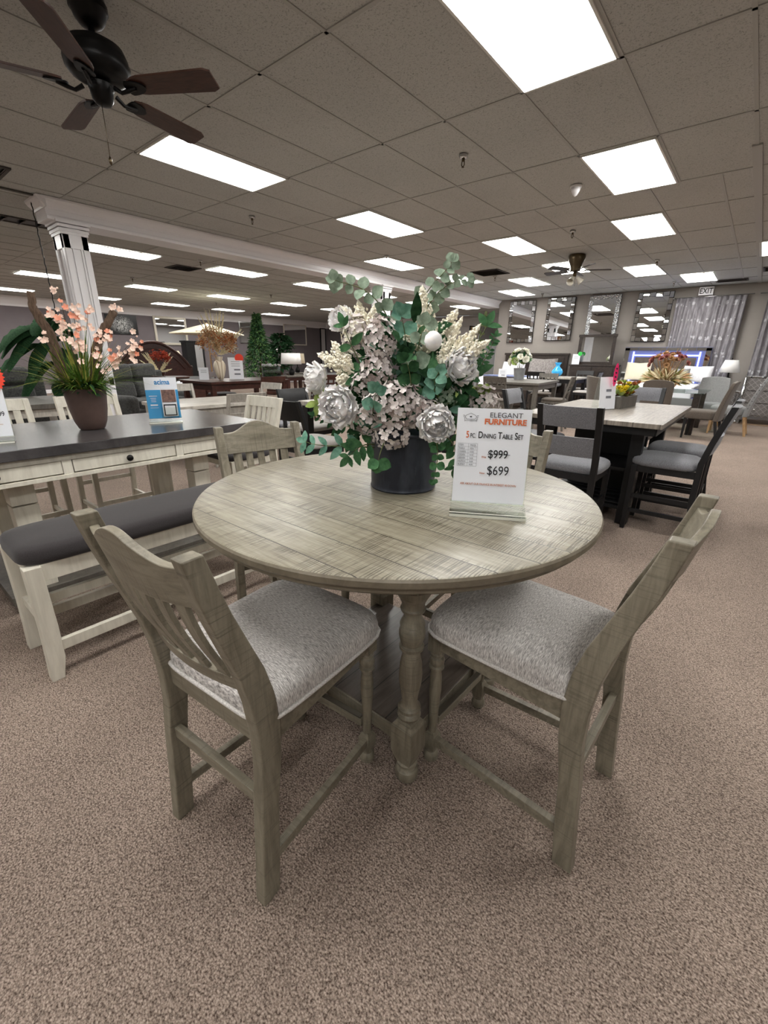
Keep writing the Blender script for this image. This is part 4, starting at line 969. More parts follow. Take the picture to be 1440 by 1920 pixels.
for big, small in (('D', 'INING'), ('T', 'ABLE'), ('S', 'ET')):
    o_ = T(big, xx, 0.1977, 0.028, 'ink_black', 0.70, 0.0004); xx += max(v.co.x for v in o_.data.vertices)*0.70+0.0010
    o_ = T(small, xx, 0.1977, 0.0195, 'ink_black', 0.70, 0.0002); xx += max(v.co.x for v in o_.data.vertices)*0.70+0.0058
T('$999', -0.0095, 0.1396, 0.0345, 'ink_black', 0.84, 0.0003); T('$699', -0.0090, 0.0884, 0.0395, 'ink_black', 0.82, 0.0)
T('Was', -0.028, 0.1385, 0.0085, 'ink_brown', 0.9, 0.0001); T('Now', -0.030, 0.0895, 0.0085, 'ink_brown', 0.9, 0.0001)
T('ASK ABOUT OUR FINANCE 0% INTEREST $0 DOWN', -0.002, 0.0547, 0.0090, 'ink_brown', 0.80, 0.0001, 'CENTER')
m = MB(); line(m, (-0.011, 0.1505), (0.056, 0.1505), at_, 0.0014); m.build('strike_line', 'ink_black', pg)
m = MB()
for k in range(8): line(m, (-0.100, 0.1805-0.0098*k), (-0.042, 0.1805-0.0098*k), at_, 0.0005)
for x in (-0.100, -0.069, -0.042): line(m, (x, 0.1805), (x, 0.1119), at_, 0.0005)
m.build('price_table', 'ink_grey', pg)
for k, (a, b) in enumerate((('ITEM', 'PRICE'), ('TABLE', 'N/A'), ('CHAIRS', 'N/A'), ('STOOL', 'N/A'), ('SERVER', 'N/A'), ('HUTCH', 'N/A'), ('BUFFET', 'N/A'))):
    T(a, -0.098, 0.1730-0.0098*k, 0.0066, 'ink_grey'); T(b, -0.064, 0.1730-0.0098*k, 0.0066, 'ink_grey')
m = MB()                                                      # sofa-and-roof emblem
def poly(pts, cx=-0.0684, cz=0.2566, s_=1.0, w_=0.0009):
    for a, b in zip(pts, pts[1:]): line(m, (cx+a[0]*s_, cz+a[1]*s_), (cx+b[0]*s_, cz+b[1]*s_), at_, w_)
poly([(-0.016, 0.004), (-0.013, 0.0075), (0, 0.0135), (0.013, 0.0075), (0.016, 0.004)]); poly([(-0.023, 0.007), (-0.018, 0.006), (-0.015, -0.001), (-0.012, -0.004), (0.012, -0.004), (0.015, -0.001), (0.018, 0.006), (0.023, 0.007)])
poly([(-0.022, 0.0035), (-0.019, 0.002), (-0.017, -0.008), (0.017, -0.008), (0.019, 0.002), (0.022, 0.0035)]); poly([(-0.017, -0.008), (-0.017, -0.011)]); poly([(0.017, -0.008), (0.017, -0.011)]); poly([(-0.003, 0.003), (0.003, 0.003)], w_=0.003)
m.build('sofa_emblem', 'ink_black', pg)

# sign at left edge with red starburst tag
t, pg, at_, rot = sign_holder('price_sign', 'price sign ending in 99 with a red starburst tag at the left edge', (-3.02, 0.43, 0.914), radians(74), 0.216, 0.285, 8)
T('$999', 0.093, 0.105, 0.034, 'ink_black', 0.72, 0.0003, 'RIGHT'); T('ASK ABOUT OUR FINANCE 0% INTEREST $0 DOWN', 0.0, 0.06, 0.0075, 'ink_brown', 0.88, 0.0, 'CENTER')
ti = radians(8); m = MB(); pts = []
for i in range(56):
    r_ = 0.088 if i % 2 == 0 else 0.078; pts.append((r_*cos(2*pi*i/56), r_*sin(2*pi*i/56)))
va = [m.bm.verts.new((0.045+p[0], 0.006+sin(ti)*(0.300+p[1]), 0.028+cos(ti)*(0.300+p[1]))) for p in pts]; vb = [m.bm.verts.new(v.co+Vector((0, 0.0012, 0))) for v in va]
m.face(va); m.face(vb[::-1])
for i in range(56): m.face([va[i], va[(i+1) % 56], vb[(i+1) % 56], vb[i]])
m.build('starburst_tag', 'red_tag', t)

# blue leaflet sign
t, pg, at_, rot = sign_holder('leaflet_sign', 'blue and white advertising sign with a leaflet pocket on the charcoal table top', (-3.10, 1.395, 0.914), radians(65), 0.20, 0.272, 6, 0.06, 'paper')
m = MB(); a = Vector(at_(-0.1, 0)); 
m.box((0, 0.0128+sin(radians(6))*0.095, 0.028+cos(radians(6))*0.095), (0.2, 0.0006, 0.19), (-radians(6), 0, 0)); m.build('blue_panel', 'sign_blue', pg)
T('acima', 0.008, 0.226, 0.046, 'acima_blue', 0.9, 0.0012, 'CENTER')
m = MB()
for z, w_, h_ in ((0.150, 0.05, 0.004), (0.135, 0.035, 0.003), (0.124, 0.03, 0.003), (0.113, 0.03, 0.003), (0.090, 0.045, 0.009), (0.072, 0.05, 0.002)): m.box(Vector(at_(-0.058, z))+Vector((0, -0.0006, 0)), (w_, 0.0004, h_), (-radians(6), 0, 0))
m.build('small_print', 'paper', pg)
m = MB(); m.box((0.035, -0.018, 0.035), (0.105, 0.044, 0.004)); 
for s_ in (-1, 1): m.box((0.035+s_*0.052, -0.018, 0.08), (0.003, 0.044, 0.09))
m.box((0.035, -0.040, 0.07), (0.105, 0.002, 0.07)); m.build('pocket', 'acrylic', t)
plain('leaflet_photo', (120, 92, 84), 0.4, var=0.6, vs=45); plain('leaflet_cover', (226, 224, 228), 0.4); plain('leaflet_red', (120, 34, 40), 0.4)
lf = thing('leaflet', 'stack of illustrated leaflets in the pocket of the blue sign', 'leaflet', (-3.10, 1.395, 0.914), radians(65))
m = MB(); m.box((0.038, -0.012, 0.135), (0.092, 0.022, 0.185), (-radians(6), 0, 0)); m.build('leaflet_stack', 'leaflet_cover', lf, bevel=0.001)
m = MB(); m.box((0.038, -0.0215, 0.180), (0.085, 0.0015, 0.080), (-radians(6), 0, 0)); m.build('photo', 'leaflet_photo', lf)
m = MB(); m.box((0.038, -0.0315, 0.088), (0.078, 0.0015, 0.075), (-radians(6), 0, 0)); m.build('frame_print', 'ink_black', lf)
m = MB(); m.box((0.038, -0.0328, 0.087), (0.064, 0.0015, 0.060), (-radians(6), 0, 0)); m.build('print', 'leaflet_cover', lf)
m = MB(); m.box((0.038, -0.0225, 0.160), (0.083, 0.0015, 0.022), (-radians(6), 0, 0)); m.build('red_band', 'leaflet_red', lf)

# ================================================================ POTTED BLOSSOM PLANT on the charcoal table
rnd = random.Random(5)
pp = thing('potted_plant', 'artificial pink blossom plant with grasses and driftwood in a brown tapered pot', 'plant', (-3.16, 0.96, 0.914), radians(73))
plain('pot_brown', (88, 70, 64), 0.5, var=0.08, vs=25)
m = MB(); m.lathe([(0.02, 0), (0.062, 0.0), (0.070, 0.006), (0.088, 0.05), (0.101, 0.12), (0.110, 0.20), (0.114, 0.245), (0.108, 0.247), (0.104, 0.22), (0.01, 0.215)], n=48); m.build('pot', 'pot_brown', pp, True, angle=40)
m = MB()
for i in range(380):
    a = rnd.uniform(0, 2*pi); r0 = rnd.uniform(0, 0.085); L = rnd.uniform(0.16, 0.44); out = rnd.uniform(0.1, 1.3); b = Vector((r0*cos(a), r0*sin(a), 0.22)); d = Vector((cos(a)*out, sin(a)*out, 1.0)).normalized()
    side = Vector((-sin(a), cos(a), 0)); mi = 1 if rnd.random() < 0.3 else 0; prev = None; w_ = rnd.uniform(0.003, 0.006)
    for j in range(6):
        t_ = j/5; c_ = b+d*L*t_+Vector((cos(a), sin(a), 0))*L*0.28*out*t_*t_+Vector((0, 0, -1))*L*0.42*out*t_*t_; ww = w_*(1-t_**2*0.95)
        cur = [m.bm.verts.new(c_-side*ww), m.bm.verts.new(c_+side*ww)]
        if prev: m.face([prev[0], prev[1], cur[1], cur[0]], mi)
        prev = cur
m.build('grass', ['grass_green', 'grass_yellow'], pp, True)
m = MB()
for i in range(230):
    a = rnd.uniform(0, 2*pi); r0 = rnd.uniform(0.04, 0.12); b = Vector((r0*cos(a), r0*sin(a), rnd.uniform(0.23, 0.29))); d = Vector((cos(a)*0.9, sin(a)*0.9, rnd.uniform(-0.35, 0.8)))
    m.leaf(b, d, rnd.uniform(0.05, 0.10), rnd.uniform(0.008, 0.022), (0, 0, 1), rnd.uniform(0.1, 0.5), rnd.choice((0, 0, 1)))
m.build('fern_leaves', ['grass_green', 'leaf_dark'], pp, True)
for pts, rs in (([(-0.075, 0, 0.20), (-0.095, 0, 0.40), (-0.10, 0, 0.47), (-0.115, 0.0, 0.57), (-0.15, 0, 0.66), (-0.16, 0, 0.70), (-0.15, 0, 0.762)], [0.026, 0.027, 0.029, 0.027, 0.022, 0.020, 0.020]), ([(0.055, 0, 0.20), (0.075, 0, 0.34), (0.095, 0, 0.44), (0.115, 0.01, 0.50), (0.16, 0.01, 0.58), (0.195, 0, 0.625), (0.235, 0, 0.69)], [0.026, 0.028, 0.03, 0.027, 0.026, 0.022, 0.020])):
    m = MB(); P = []; R_ = []
    for i in range(len(pts)-1):
        for j in range(4): P.append(Vector(pts[i]).lerp(Vector(pts[i+1]), j/4)+Vector((rnd.uniform(-.003, .003), rnd.uniform(-.003, .003), 0))); R_.append((rs[i]*(1-j/4)+rs[i+1]*j/4)*rnd.uniform(0.9, 1.1))
    P.append(Vector(pts[-1])); R_.append(rs[-1]); m.tube(P, R_, 12); m.build('driftwood', 'bark', pp, True)
tips = [((-0.068, -0.05, 0.664), 5), ((0.028, -0.05, 0.711), 4), ((0.099, 0, 0.677), 6), ((0.244, 0, 0.729), 3), ((0.29, -0.05, 0.50), 8), ((-0.137, -0.1, 0.549), 3), ((-0.012, -0.1, 0.567), 9), ((0.025, -0.1, 0.498), 10), ((0.176, 0, 0.578), 5), ((0.175, -0.05, 0.426), 6),
        ((0.037, -0.05, 0.628), 6), ((-0.026, 0, 0.793), 2), ((0.22, -0.03, 0.47), 5), ((0.10, -0.1, 0.45), 8), ((0.12, -0.06, 0.55), 5), ((0.33, -0.03, 0.55), 4), ((-0.05, -0.08, 0.62), 6)]
for tp, nb in [(a, int(b*1.25)+1) for a, b in tips]:
    m = MB(); tp = Vector(tp); P = bez([(rnd.uniform(-.04, .06), rnd.uniform(-.03, .03), 0.22), Vector((tp.x*0.4, tp.y*0.5, tp.z*0.65)), tp], 8); m.tube(P, [0.0028-0.0002*i for i in range(9)], 5); br = m.build('blossom_twig', 'twig', pp, True)
    m = MB()
    for i in range(nb):
        c_ = tp+Vector((rnd.gauss(0, 0.020), rnd.gauss(0, 0.018), rnd.gauss(-0.02, 0.030))); nn = Vector((rnd.uniform(-.7, .7), -1, rnd.uniform(-.2, .8))).normalized(); t_ = nn.cross(Vector((0.1, 0.2, 1))).normalized(); b_ = nn.cross(t_); L = rnd.uniform(0.011, 0.020); mi = 1 if rnd.random() < 0.2 else 0
        for k in range(5):
            a = 2*pi*k/5; u = t_*cos(a)+b_*sin(a); v = nn.cross(u); q = [c_, c_+u*L*0.5-v*L*0.45+nn*L*0.3, c_+u*L*0.98-v*L*0.26+nn*L*0.5, c_+u*L*0.98+v*L*0.26+nn*L*0.5, c_+u*L*0.5+v*L*0.45+nn*L*0.3]
            vs = [m.bm.verts.new(x) for x in q]; m.face(vs, mi)
    m.sphere(tp, 0.006, 6, 5, mi=0); m.build('blossoms', ['pink_petal', 'pink_deep'], br, True)
petalmat('leaf_fresh', (84, 128, 66), (132, 168, 104))
# ================================================================ FAR WALL: mirrors, curtains, beds, dressers
def wall_mirror(x0, x1, z0, z1, label, style, y=13.84, tilt=-1.0):
    t = thing('wall_mirror', label, 'mirror', ((x0+x1)/2, y, z0), 0, 'mirrors on the far wall'); w_, h_ = x1-x0, z1-z0; b = 0.10
    R = (radians(tilt), 0, 0)
    ty = math.tan(radians(tilt))
    def Y(z): return -z*ty-0.012
    m = MB(); m.box((0, Y(h_/2), h_/2), (w_-2*b, 0.008, h_-2*b), R); m.build('glass', 'mirror', t)
    m = MB()
    for s in (-1, 1):
        if style == 'mosaic':
            m.box((s*(w_/2-b/2), Y(h_/2)-0.004, h_/2), (b, 0.02, h_), R)
            m.box((0, Y(b/2 if s < 0 else h_-b/2)-0.004, b/2 if s < 0 else h_-b/2), (w_-2*b, 0.02, b), R)
        else:
            n_ = max(3, int(h_/0.14))
            for i in range(n_):
                z = h_*(i+0.5)/n_; m.box((s*(w_/2-b/2), Y(z)-0.004, z), (b-0.01, 0.016, h_/n_-0.012), (R[0]+0.05*(-1)**i, 0, 0.07*(-1)**i))
            k_ = max(3, int((w_-2*b)/0.12))
            for i in range(k_):
                z = b/2 if s < 0 else h_-b/2; m.box((-w_/2+b+(w_-2*b)*(i+0.5)/k_, Y(z)-0.004, z), ((w_-2*b)/k_-0.012, 0.016, b-0.01), (R[0]+0.06*(-1)**i, 0.05*(-1)**i, 0))
    m.build('frame', 'mosaic' if style == 'mosaic' else 'mirror', t)
    if style == 'gem':
        m = MB(); rd = random.Random(int(x0*100))
        for i in range(26):
            s = rd.choice((-1, 1)); z = rd.uniform(0.05, h_-0.05); m.sphere((s*(w_/2-b/2)+rd.uniform(-.02, .02), Y(z)-0.02, z), 0.014, 6, 4)
        m.build('crystals', 'crystal', t)
    m = MB(); m.box((0, Y(h_/2)+0.012, h_/2), (w_+0.01, 0.012, h_+0.01), R); m.build('backing', 'black_metal', t)
wall_mirror(-6.36, -5.55, 1.81, 2.97, 'leftmost wall mirror with crystal border, beside the wall end', 'gem')
wall_mirror(-5.20, -4.42, 1.86, 2.99, 'second wall mirror from the left with faceted border', 'gem')
wall_mirror(-4.03, -3.24, 1.80, 2.98, 'wall mirror with sparkling mosaic frame above the dark dresser mirror', 'mosaic')
wall_mirror(-2.83, -2.04, 1.81, 2.97, 'rightmost wall mirror, with plain silvery border, nearest the EXIT sign', 'bevel')
t = thing('exit_sign', 'white EXIT sign with dark letters above the grey curtains', 'sign', (-1.39, 13.83, 2.83))
m = MB(); m.box((0, 0, 0.09), (0.29, 0.05, 0.185)); m.build('housing', 'white_trim', t, bevel=0.006)
text('lettering', 'EXIT', 0.165, 'ink_black', t, (0, -0.028, 0.035), (pi/2, 0, 0), 0.001, 'CENTER', 0.78, 0.002)
m = MB(); m.tube([(-2.02, 13.80, 2.79), (-0.45, 13.80, 2.80)], 0.012, 8); m.sphere((-2.03, 13.80, 2.79), 0.02, 8, 6); rod = tag(m.build('curtain_rod', 'chrome', None, True), 'thin grey curtain rod below the EXIT sign', 'curtain rod')
m = MB(); m.tube([(-0.35, 13.80, 2.80), (1.6, 13.80, 2.80)], 0.012, 8); tag(m.build('curtain_rod', 'chrome', None, True), 'curtain rod at the right edge over the second grey curtain', 'curtain rod')
n = NT('sheer_grey'); v = n.coord(); f = n.noise(n.coord((6, 6, 1.5)), 3, 4); vo = n.n('ShaderNodeTexVoronoi'); vo.inputs['Scale'].default_value = 9; n.l(n.coord((1, 1, 0.9)), vo.inputs['Vector'])
c = n.ramp(f, [(0.35, lin((118, 114, 118))), (0.65, lin((158, 154, 158)))])
sp = n.n('ShaderNodeSeparateXYZ'); n.l(v, sp.inputs[0]); band = n.math('GREATER_THAN', n.math('FRACT', n.math('MULTIPLY', sp.outputs['Z'], 2.6)), 0.72)
c = n.mix(c, lin((206, 204, 208)), n.math('MULTIPLY', n.math('LESS_THAN', vo.outputs['Distance'], 0.36), n.math('MULTIPLY', band, 0.8))); n.col(c); n.set(0.6, 0, 0.3); MT['sheer_grey'] = n.m
def curtain(x0, x1, z0, label, folds=11):
    m = MB(); N = folds*10
    def P(u, v):
        x = x0+(x1-x0)*u; z = z0+(2.78-z0)*v; a = 0.030+0.012*sin(u*9); return (x+0.012*sin(v*3+u*20), 13.77+a*sin(u*folds*2*pi+0.4*sin(v*4))+0.012*sin(u*folds*5.3), z)
    m.grid(P, N, 14); o = m.build('curtain', 'sheer_grey', None, True); s_ = o.modifiers.new('solid', 'SOLIDIFY'); s_.thickness = 0.004
    tag(o, label, 'curtain')
curtain(-1.95, -0.56, 0.45, 'pleated grey embroidered curtain under the EXIT sign')
curtain(-0.20, 1.5, 0.45, 'grey embroidered curtain cut off by the right edge', 13)

# beds
def bed(label, x, y_head, w_, hb_h, frame, cover, style, mz=0.62, L=1.95):
    t = thing('bed', label, 'bed', (x, y_head, 0))
    m = MB()
    if style == 'panel':
        m.box((0, -0.04, hb_h/2), (w_, 0.07, hb_h)); m.box((0, -0.045, hb_h-0.03), (w_+0.06, 0.10, 0.06))
        for k in range(2):
            z = hb_h-0.22-k*0.32
            for s in (-1, 1): m.box((s*(w_/4), -0.085, z), (w_/2-0.2, 0.02, 0.22))
        m.build('headboard', frame, t, bevel=0.006)
    elif style == 'arch':
        N = 30; pts = []
        for i in range(N+1):
            s = -1+2*i/N; a = abs(s); z = 0.98 if a > 0.93 else 0.98+(hb_h-0.98)*cos(a/0.93*pi/2)**0.8
            pts.append((s*w_/2, z))
        m.prism([(-w_/2, 0)]+pts+[(w_/2, 0)], -0.07, 0, axis=1); m.build('headboard', frame, t)
        m = MB(); m.tube([(p[0], -0.06, p[1]+0.01) for p in pts], 0.045, 10); m.build('headboard_moulding', frame, t, True)
        m = MB(); m.tube([(p[0]*0.82, -0.085, 0.8+(p[1]-0.8)*0.80) for p in pts], 0.02, 8); m.build('inner_moulding', frame, t, True)
    elif style == 'led':
        m.box((0, -0.03, hb_h/2), (w_, 0.06, hb_h)); m.build('headboard', 'sheer_frame', t)
        m = MB()
        for s in (-1, 1): m.box((s*(w_/2-0.06), -0.07, hb_h/2+0.2), (0.11, 0.02, hb_h-0.45))
        for k in range(6): m.box((-w_/2+w_*(k+0.5)/6, -0.07, hb_h-0.045), (w_/6-0.01, 0.02, 0.075))
        m.build('mirror_border', 'mirror', t)
        m = MB()
        for s in (-1, 1): m.box((s*(w_/2-0.22), -0.075, hb_h/2+0.17), (0.035, 0.014, hb_h-0.56))
        m.box((0, -0.075, hb_h-0.20), (w_-0.40, 0.014, 0.035)); m.build('led_strip', 'led_blue', t)
        m = MB(); m.grid(lambda u, v: ((u-0.5)*(w_-0.56), -0.075-0.035*abs(sin(u*pi*6))*abs(sin(v*pi*3))-0.01, 0.55+v*(hb_h-0.80)), 48, 24); m.build('tufted_panel', 'velvet_taupe', t, True)
        m = MB()
        for i in range(1, 6):
            for j in range(1, 3): m.sphere(((i/6-0.5)*(w_-0.56), -0.095, 0.55+j/3*(hb_h-0.80)), 0.02, 8, 6)
        m.build('tufting_button', 'velvet_taupe', t, True)
    for s in (-1, 1):
        m = MB(); m.box((s*(w_/2-0.05), -L/2, 0.28), (0.05, L, 0.24)); m.build('side_rail', frame, t)
    m = MB(); m.box((0, -L-0.02, 0.33), (w_, 0.06, 0.44)); m.build('footboard', frame, t, bevel=0.005)
    m = MB(); m.box((0, -L/2-0.02, mz-0.13), (w_-0.14, L-0.06, 0.26)); mt = m.build('mattress', 'paper', t, bevel=0.05, seg=4)
    m = MB(); m.box((0, -L*0.56, mz+0.01), (w_-0.08, L*0.80, 0.06)); m.build('duvet', cover, t, bevel=0.03, seg=3)
    return t
plain('sheer_frame', (112, 122, 168), 0.3, 0.4); emis('led_blue', (120, 130, 255), 2.5)
fabric('white_cover', (206, 206, 210), (232, 232, 236), (30, 30, 30)); fabric('fur_grey', (104, 98, 96), (160, 154, 150), (60, 60, 20), 1.0, 0.95, 1.0, 0.01)
bed('dark wooden bed with panelled headboard behind the white flower bucket', -5.35, 13.86, 1.94, 1.50, 'dark_brown', 'white_cover', 'panel', 0.82)
bed('bed with mirror-edged headboard and blue light strip left of the grey curtain', -1.92, 13.70, 1.9, 1.66, 'velvet_grey', 'white_cover', 'led', 0.78, 1.7)
def pillow(x, y, z, w_, h_, rot, mat, label, group=None, th=0.16):
    m = MB(); secs = []
    n_ = 14
    for i in range(n_+1):
        u = -1+2*i/n_; row = []
        for j in range(20):
            a = 2*pi*j/20; cx, cz = cos(a), sin(a); prof = (1-abs(u)**3.0)**0.5 if abs(u) < 1 else 0.02
            row.append((u*w_/2, sin(a)*th/2*max(0.05, prof), cos(a)*h_/2*(0.90+0.10*abs(u))))
        secs.append(row)
    m.loft(secs); o = m.build('pillow', mat, None, True); o.location = (x, y, z); o.rotation_euler = rot; tag(o, label, 'pillow', group); return o
pillow(-2.38, 13.12, 1.07, 0.55, 0.46, (radians(-18), 0, radians(6)), 'linen_cream', 'cream pillow leaning on the headboard with blue lights')
pillow(-1.12, 13.1, 1.04, 0.6, 0.40, (radians(-20), 0, radians(-10)), 'white_cover', 'white pillow at the right of the bed with blue lights')
pillow(-1.45, 12.85, 1.01, 0.42, 0.34, (radians(-18), 0, 0), 'velvet_grey', 'small grey lettered pillow on the bed with blue lights')
pillow(-4.88, 13.2, 1.11, 0.80, 0.50, (radians(-15), 0, 0), 'fur_grey', 'grey fur pillow on the dark panelled bed')
pillow(-5.75, 13.15, 1.05, 0.7, 0.42, (radians(-20), 0, 0), 'white_cover', 'white pillow on the dark panelled bed beside the fur pillow')
m = MB(); m.box((-5.5, 12.15, 0.875), (1.2, 0.5, 0.03)); tag(m.build('folded_throw', 'blue_throw' if 'blue_throw' in MT else plain('blue_throw', (120, 130, 168), 0.9), None, bevel=0.012), 'blue-grey folded throw on the foot of the dark bed', 'throw')

def dresser(name, label, x, y, w_, d, h, mat, top, rows, cols, knob, cat='dresser', z0=0.0, legs=0.06, posts=None):
    t = thing(name, label, cat, (x, y, z0))
    m = MB(); m.box((0, 0, legs+(h-legs-0.03)/2), (w_-0.03, d-0.02, h-legs-0.03)); m.build('body', mat, t, bevel=0.004)
    m = MB(); m.box((0, 0, h-0.015), (w_+0.02, d+0.02, 0.035)); m.build('top', top, t, bevel=0.004)
    for s in (-1, 1):
        for q in (-1, 1): m = MB(); m.box((s*(w_/2-0.05), q*(d/2-0.05), legs/2), (0.05, 0.05, legs)); m.build('foot', mat, t)
    hh = (h-legs-0.08)/rows
    for i in range(rows):
        for j in range(cols):
            cw = (w_-0.12)/cols; cx = -w_/2+0.06+cw*(j+0.5); cz = legs+0.03+hh*(i+0.5)
            m = MB(); m.box((cx, -d/2-0.004, cz), (cw-0.02, 0.02, hh-0.02)); dr = m.build('drawer', mat, t, bevel=0.003)
            if knob == 'knob':
                for q in ((-0.25, 0.25) if cw > 0.5 else (0,)):
                    m = MB(); m.sphere((cx+q*cw, -d/2-0.03, cz), 0.018, 10, 8); m.build('knob', 'crystal', dr, True)
            else:
                m = MB(); m.box((cx, -d/2-0.02, cz), (0.16, 0.014, 0.014)); m.build('handle', 'black_metal', dr)
    if posts:
        for s in (-1, 1):
            m = MB(); m.tube([(s*(w_/2), -d/2, legs), (s*(w_/2), -d/2, h-0.03)], 0.028, 12); m.sphere((s*(w_/2), -d/2, legs+0.02), 0.045, 12, 8); m.sphere((s*w_/2, -d/2, 0.03), 0.04, 12, 8); m.build('corner_post', posts, t, True)
    return t
n = NT('diamond_grey'); tc = n.n('ShaderNodeTexCoord'); sp = n.n('ShaderNodeSeparateXYZ'); n.l(tc.outputs['Object'], sp.inputs[0])
a = n.math('ABSOLUTE', n.math('SUBTRACT', n.math('FRACT', n.math('MULTIPLY', n.math('ADD', sp.outputs['X'], sp.outputs['Z']), 9)), 0.5)); b = n.math('ABSOLUTE', n.math('SUBTRACT', n.math('FRACT', n.math('MULTIPLY', n.math('SUBTRACT', sp.outputs['X'], sp.outputs['Z']), 9)), 0.5))
n.col(n.ramp(n.math('MAXIMUM', a, b), [(0.40, lin((112, 108, 106))), (0.5, lin((150, 146, 144)))])); n.set(0.35, 0.2); n.bump(n.math('MAXIMUM', a, b), 0.5, 0.01); MT['diamond_grey'] = n.m
dresser('dresser', 'dark wooden dresser carrying the framed mirror, between the two beds', -3.56, 13.55, 1.22, 0.45, 1.20, 'dark_brown', 'dark_brown', 4, 2, 'handle')
t = thing('dresser_mirror', 'dark-framed mirror standing on the dark dresser', 'mirror', (-3.58, 13.52, 1.20))
m = MB()
for s in (-1, 1): m.box((s*0.43, 0, 0.38), (0.085, 0.04, 0.78))
m.box((0, 0, 0.75), (0.98, 0.06, 0.07)); m.box((0, 0, 0.04), (0.90, 0.05, 0.08)); m.build('frame', 'dark_brown', t, bevel=0.004)
m = MB(); m.box((0, 0.0, 0.40), (0.78, 0.012, 0.66)); m.build('glass', 'mirror', t)
def small_sign(label, x, y, z, w_, h_, tag_mat=None, rz=0, lines=3, price=None, tagpos=(0.02, 1.0), tr=0.055, tagname='round_tag', group=None):
    t = thing('price_sign', label, 'sign', (x, y, z), rz, group)
    m = MB(); m.box((0, 0, h_/2+0.006), (w_, 0.003, h_), (-0.1, 0, 0)); sh = m.build('sheet', 'paper', t)
    m = MB(); m.box((0, -0.01, 0.004), (w_+0.01, 0.07, 0.006)); m.build('acrylic_stand', 'acrylic', t)
    m = MB()
    for k in range(lines): m.box((0, -0.004+0.1*0+((h_*(0.82-0.1*k))-h_/2)*0.1, h_*(0.82-0.1*k)), (w_*0.6, 0.002, h_*0.02), (-0.1, 0, 0))
    m.build('print', 'ink_grey', sh)
    if price:
        m = MB()
        for i in range(len(price)): m.box((w_*0.08, -0.004+(h_*(0.45-0.2*i)-h_/2)*0.1, h_*(0.45-0.2*i)), (w_*0.42, 0.002, h_*0.07), (-0.1, 0, 0))
        m.build('price_print', 'ink_grey', sh)
    if tag_mat:
        m = MB(); c_ = (tagpos[0]*w_, -0.006+0.05*h_, h_*tagpos[1]); pts = [((tr if i % 2 == 0 else tr*0.88)*cos(2*pi*i/40), (tr if i % 2 == 0 else tr*0.88)*sin(2*pi*i/40)) for i in range(40)]
        m.prism([(c_[0]+p[0], c_[2]+p[1]) for p in pts], c_[1]-0.001, c_[1]+0.001, axis=1); m.build(tagname, tag_mat, t)
    return t
small_sign('white price sign with green tag on the dark dresser', -4.02, 13.36, 1.20, 0.2, 0.27, 'green_tag', 0, tagpos=(0.45, 1.05), tr=0.06)
dresser('nightstand', 'grey quilted nightstand under the black lamp', -0.50, 13.25, 0.58, 0.42, 0.70, 'diamond_grey', 'mirror', 2, 1, 'knob', 'nightstand')
dresser('dresser', 'grey diamond-quilted dresser with crystal knobs at the right edge', 0.56, 13.05, 1.45, 0.48, 1.02, 'diamond_grey', 'mirror', 3, 3, 'knob', z0=0.022, legs=0.16, posts='chrome')
def lamp(label, x, y, z, base_mat, shade_mat, r0, r1, sh, bh, style='turned', group=None):
    t = thing('table_lamp', label, 'lamp', (x, y, z), 0, group)
    m = MB()
    if style == 'turned': m.lathe([(0.07, 0), (0.075, 0.015), (0.03, 0.04), (0.025, 0.08), (0.06, 0.12), (0.065, 0.16), (0.03, 0.20), (0.022, 0.26), (0.035, 0.28), (0.018, 0.31), (0.014, bh)], n=20)
    else: m.lathe([(0.06, 0), (0.07, 0.02), (0.085, 0.08), (0.07, 0.15), (0.03, 0.19), (0.015, 0.21), (0.012, bh)], n=20)
    m.build('base', base_mat, t, True)
    m = MB(); m.lathe([(r1, bh-0.02), (r0, bh-0.02+sh)], n=32, cap=False); s_ = m.build('lamp_shade', shade_mat, t, True); q = s_.modifiers.new('s', 'SOLIDIFY'); q.thickness = 0.004
    m = MB(); m.tube([(0, 0, bh-0.02), (0, 0, bh+sh+0.01)], 0.006, 6); m.sphere((0, 0, bh+sh+0.015), 0.012, 8, 6); m.build('finial', 'black_metal', t)
    return t
plain('shade_white', (226, 224, 222), 0.8)
lamp('black table lamp with white tapered shade on the quilted nightstand', -0.52, 13.25, 0.70, 'black_metal', 'shade_white', 0.13, 0.21, 0.27, 0.42)

# ================================================================ TABLES AND CHAIRS TOWARDS THE FAR WALL
def table(name, label, x, y, w_, L, h, topmat, legmat, rz=0, th=0.045, leg=0.085, inset=0.06, apron=0.10, glass=False):
    t = thing(name, label, 'table', (x, y, 0), rz)
    m = MB(); m.box((0, 0, h-th/2), (w_, L, th)); m.build('tabletop', topmat, t, bevel=0.005)
    if apron:
        m = MB()
        for s in (-1, 1): m.box((s*(w_/2-inset), 0, h-th-apron/2), (0.024, L-2*inset, apron)); m.box((0, s*(L/2-inset), h-th-apron/2), (w_-2*inset, 0.024, apron))
        m.build('apron', legmat, t)
    for sx in (-1, 1):
        for sy in (-1, 1): m = MB(); m.box((sx*(w_/2-inset-0.01), sy*(L/2-inset-0.01), (h-th)/2), (leg, leg, h-th), taper=0.85); m.build('leg', legmat, t, bevel=0.004)
    return t
table('dining_table', 'dark grey counter table carrying the white flower bucket', -3.75, 9.2, 1.05, 1.65, 0.914, 'grey_wood', 'grey_wood', radians(6))
GD = 'dark wooden counter chairs around the table with the white flowers'
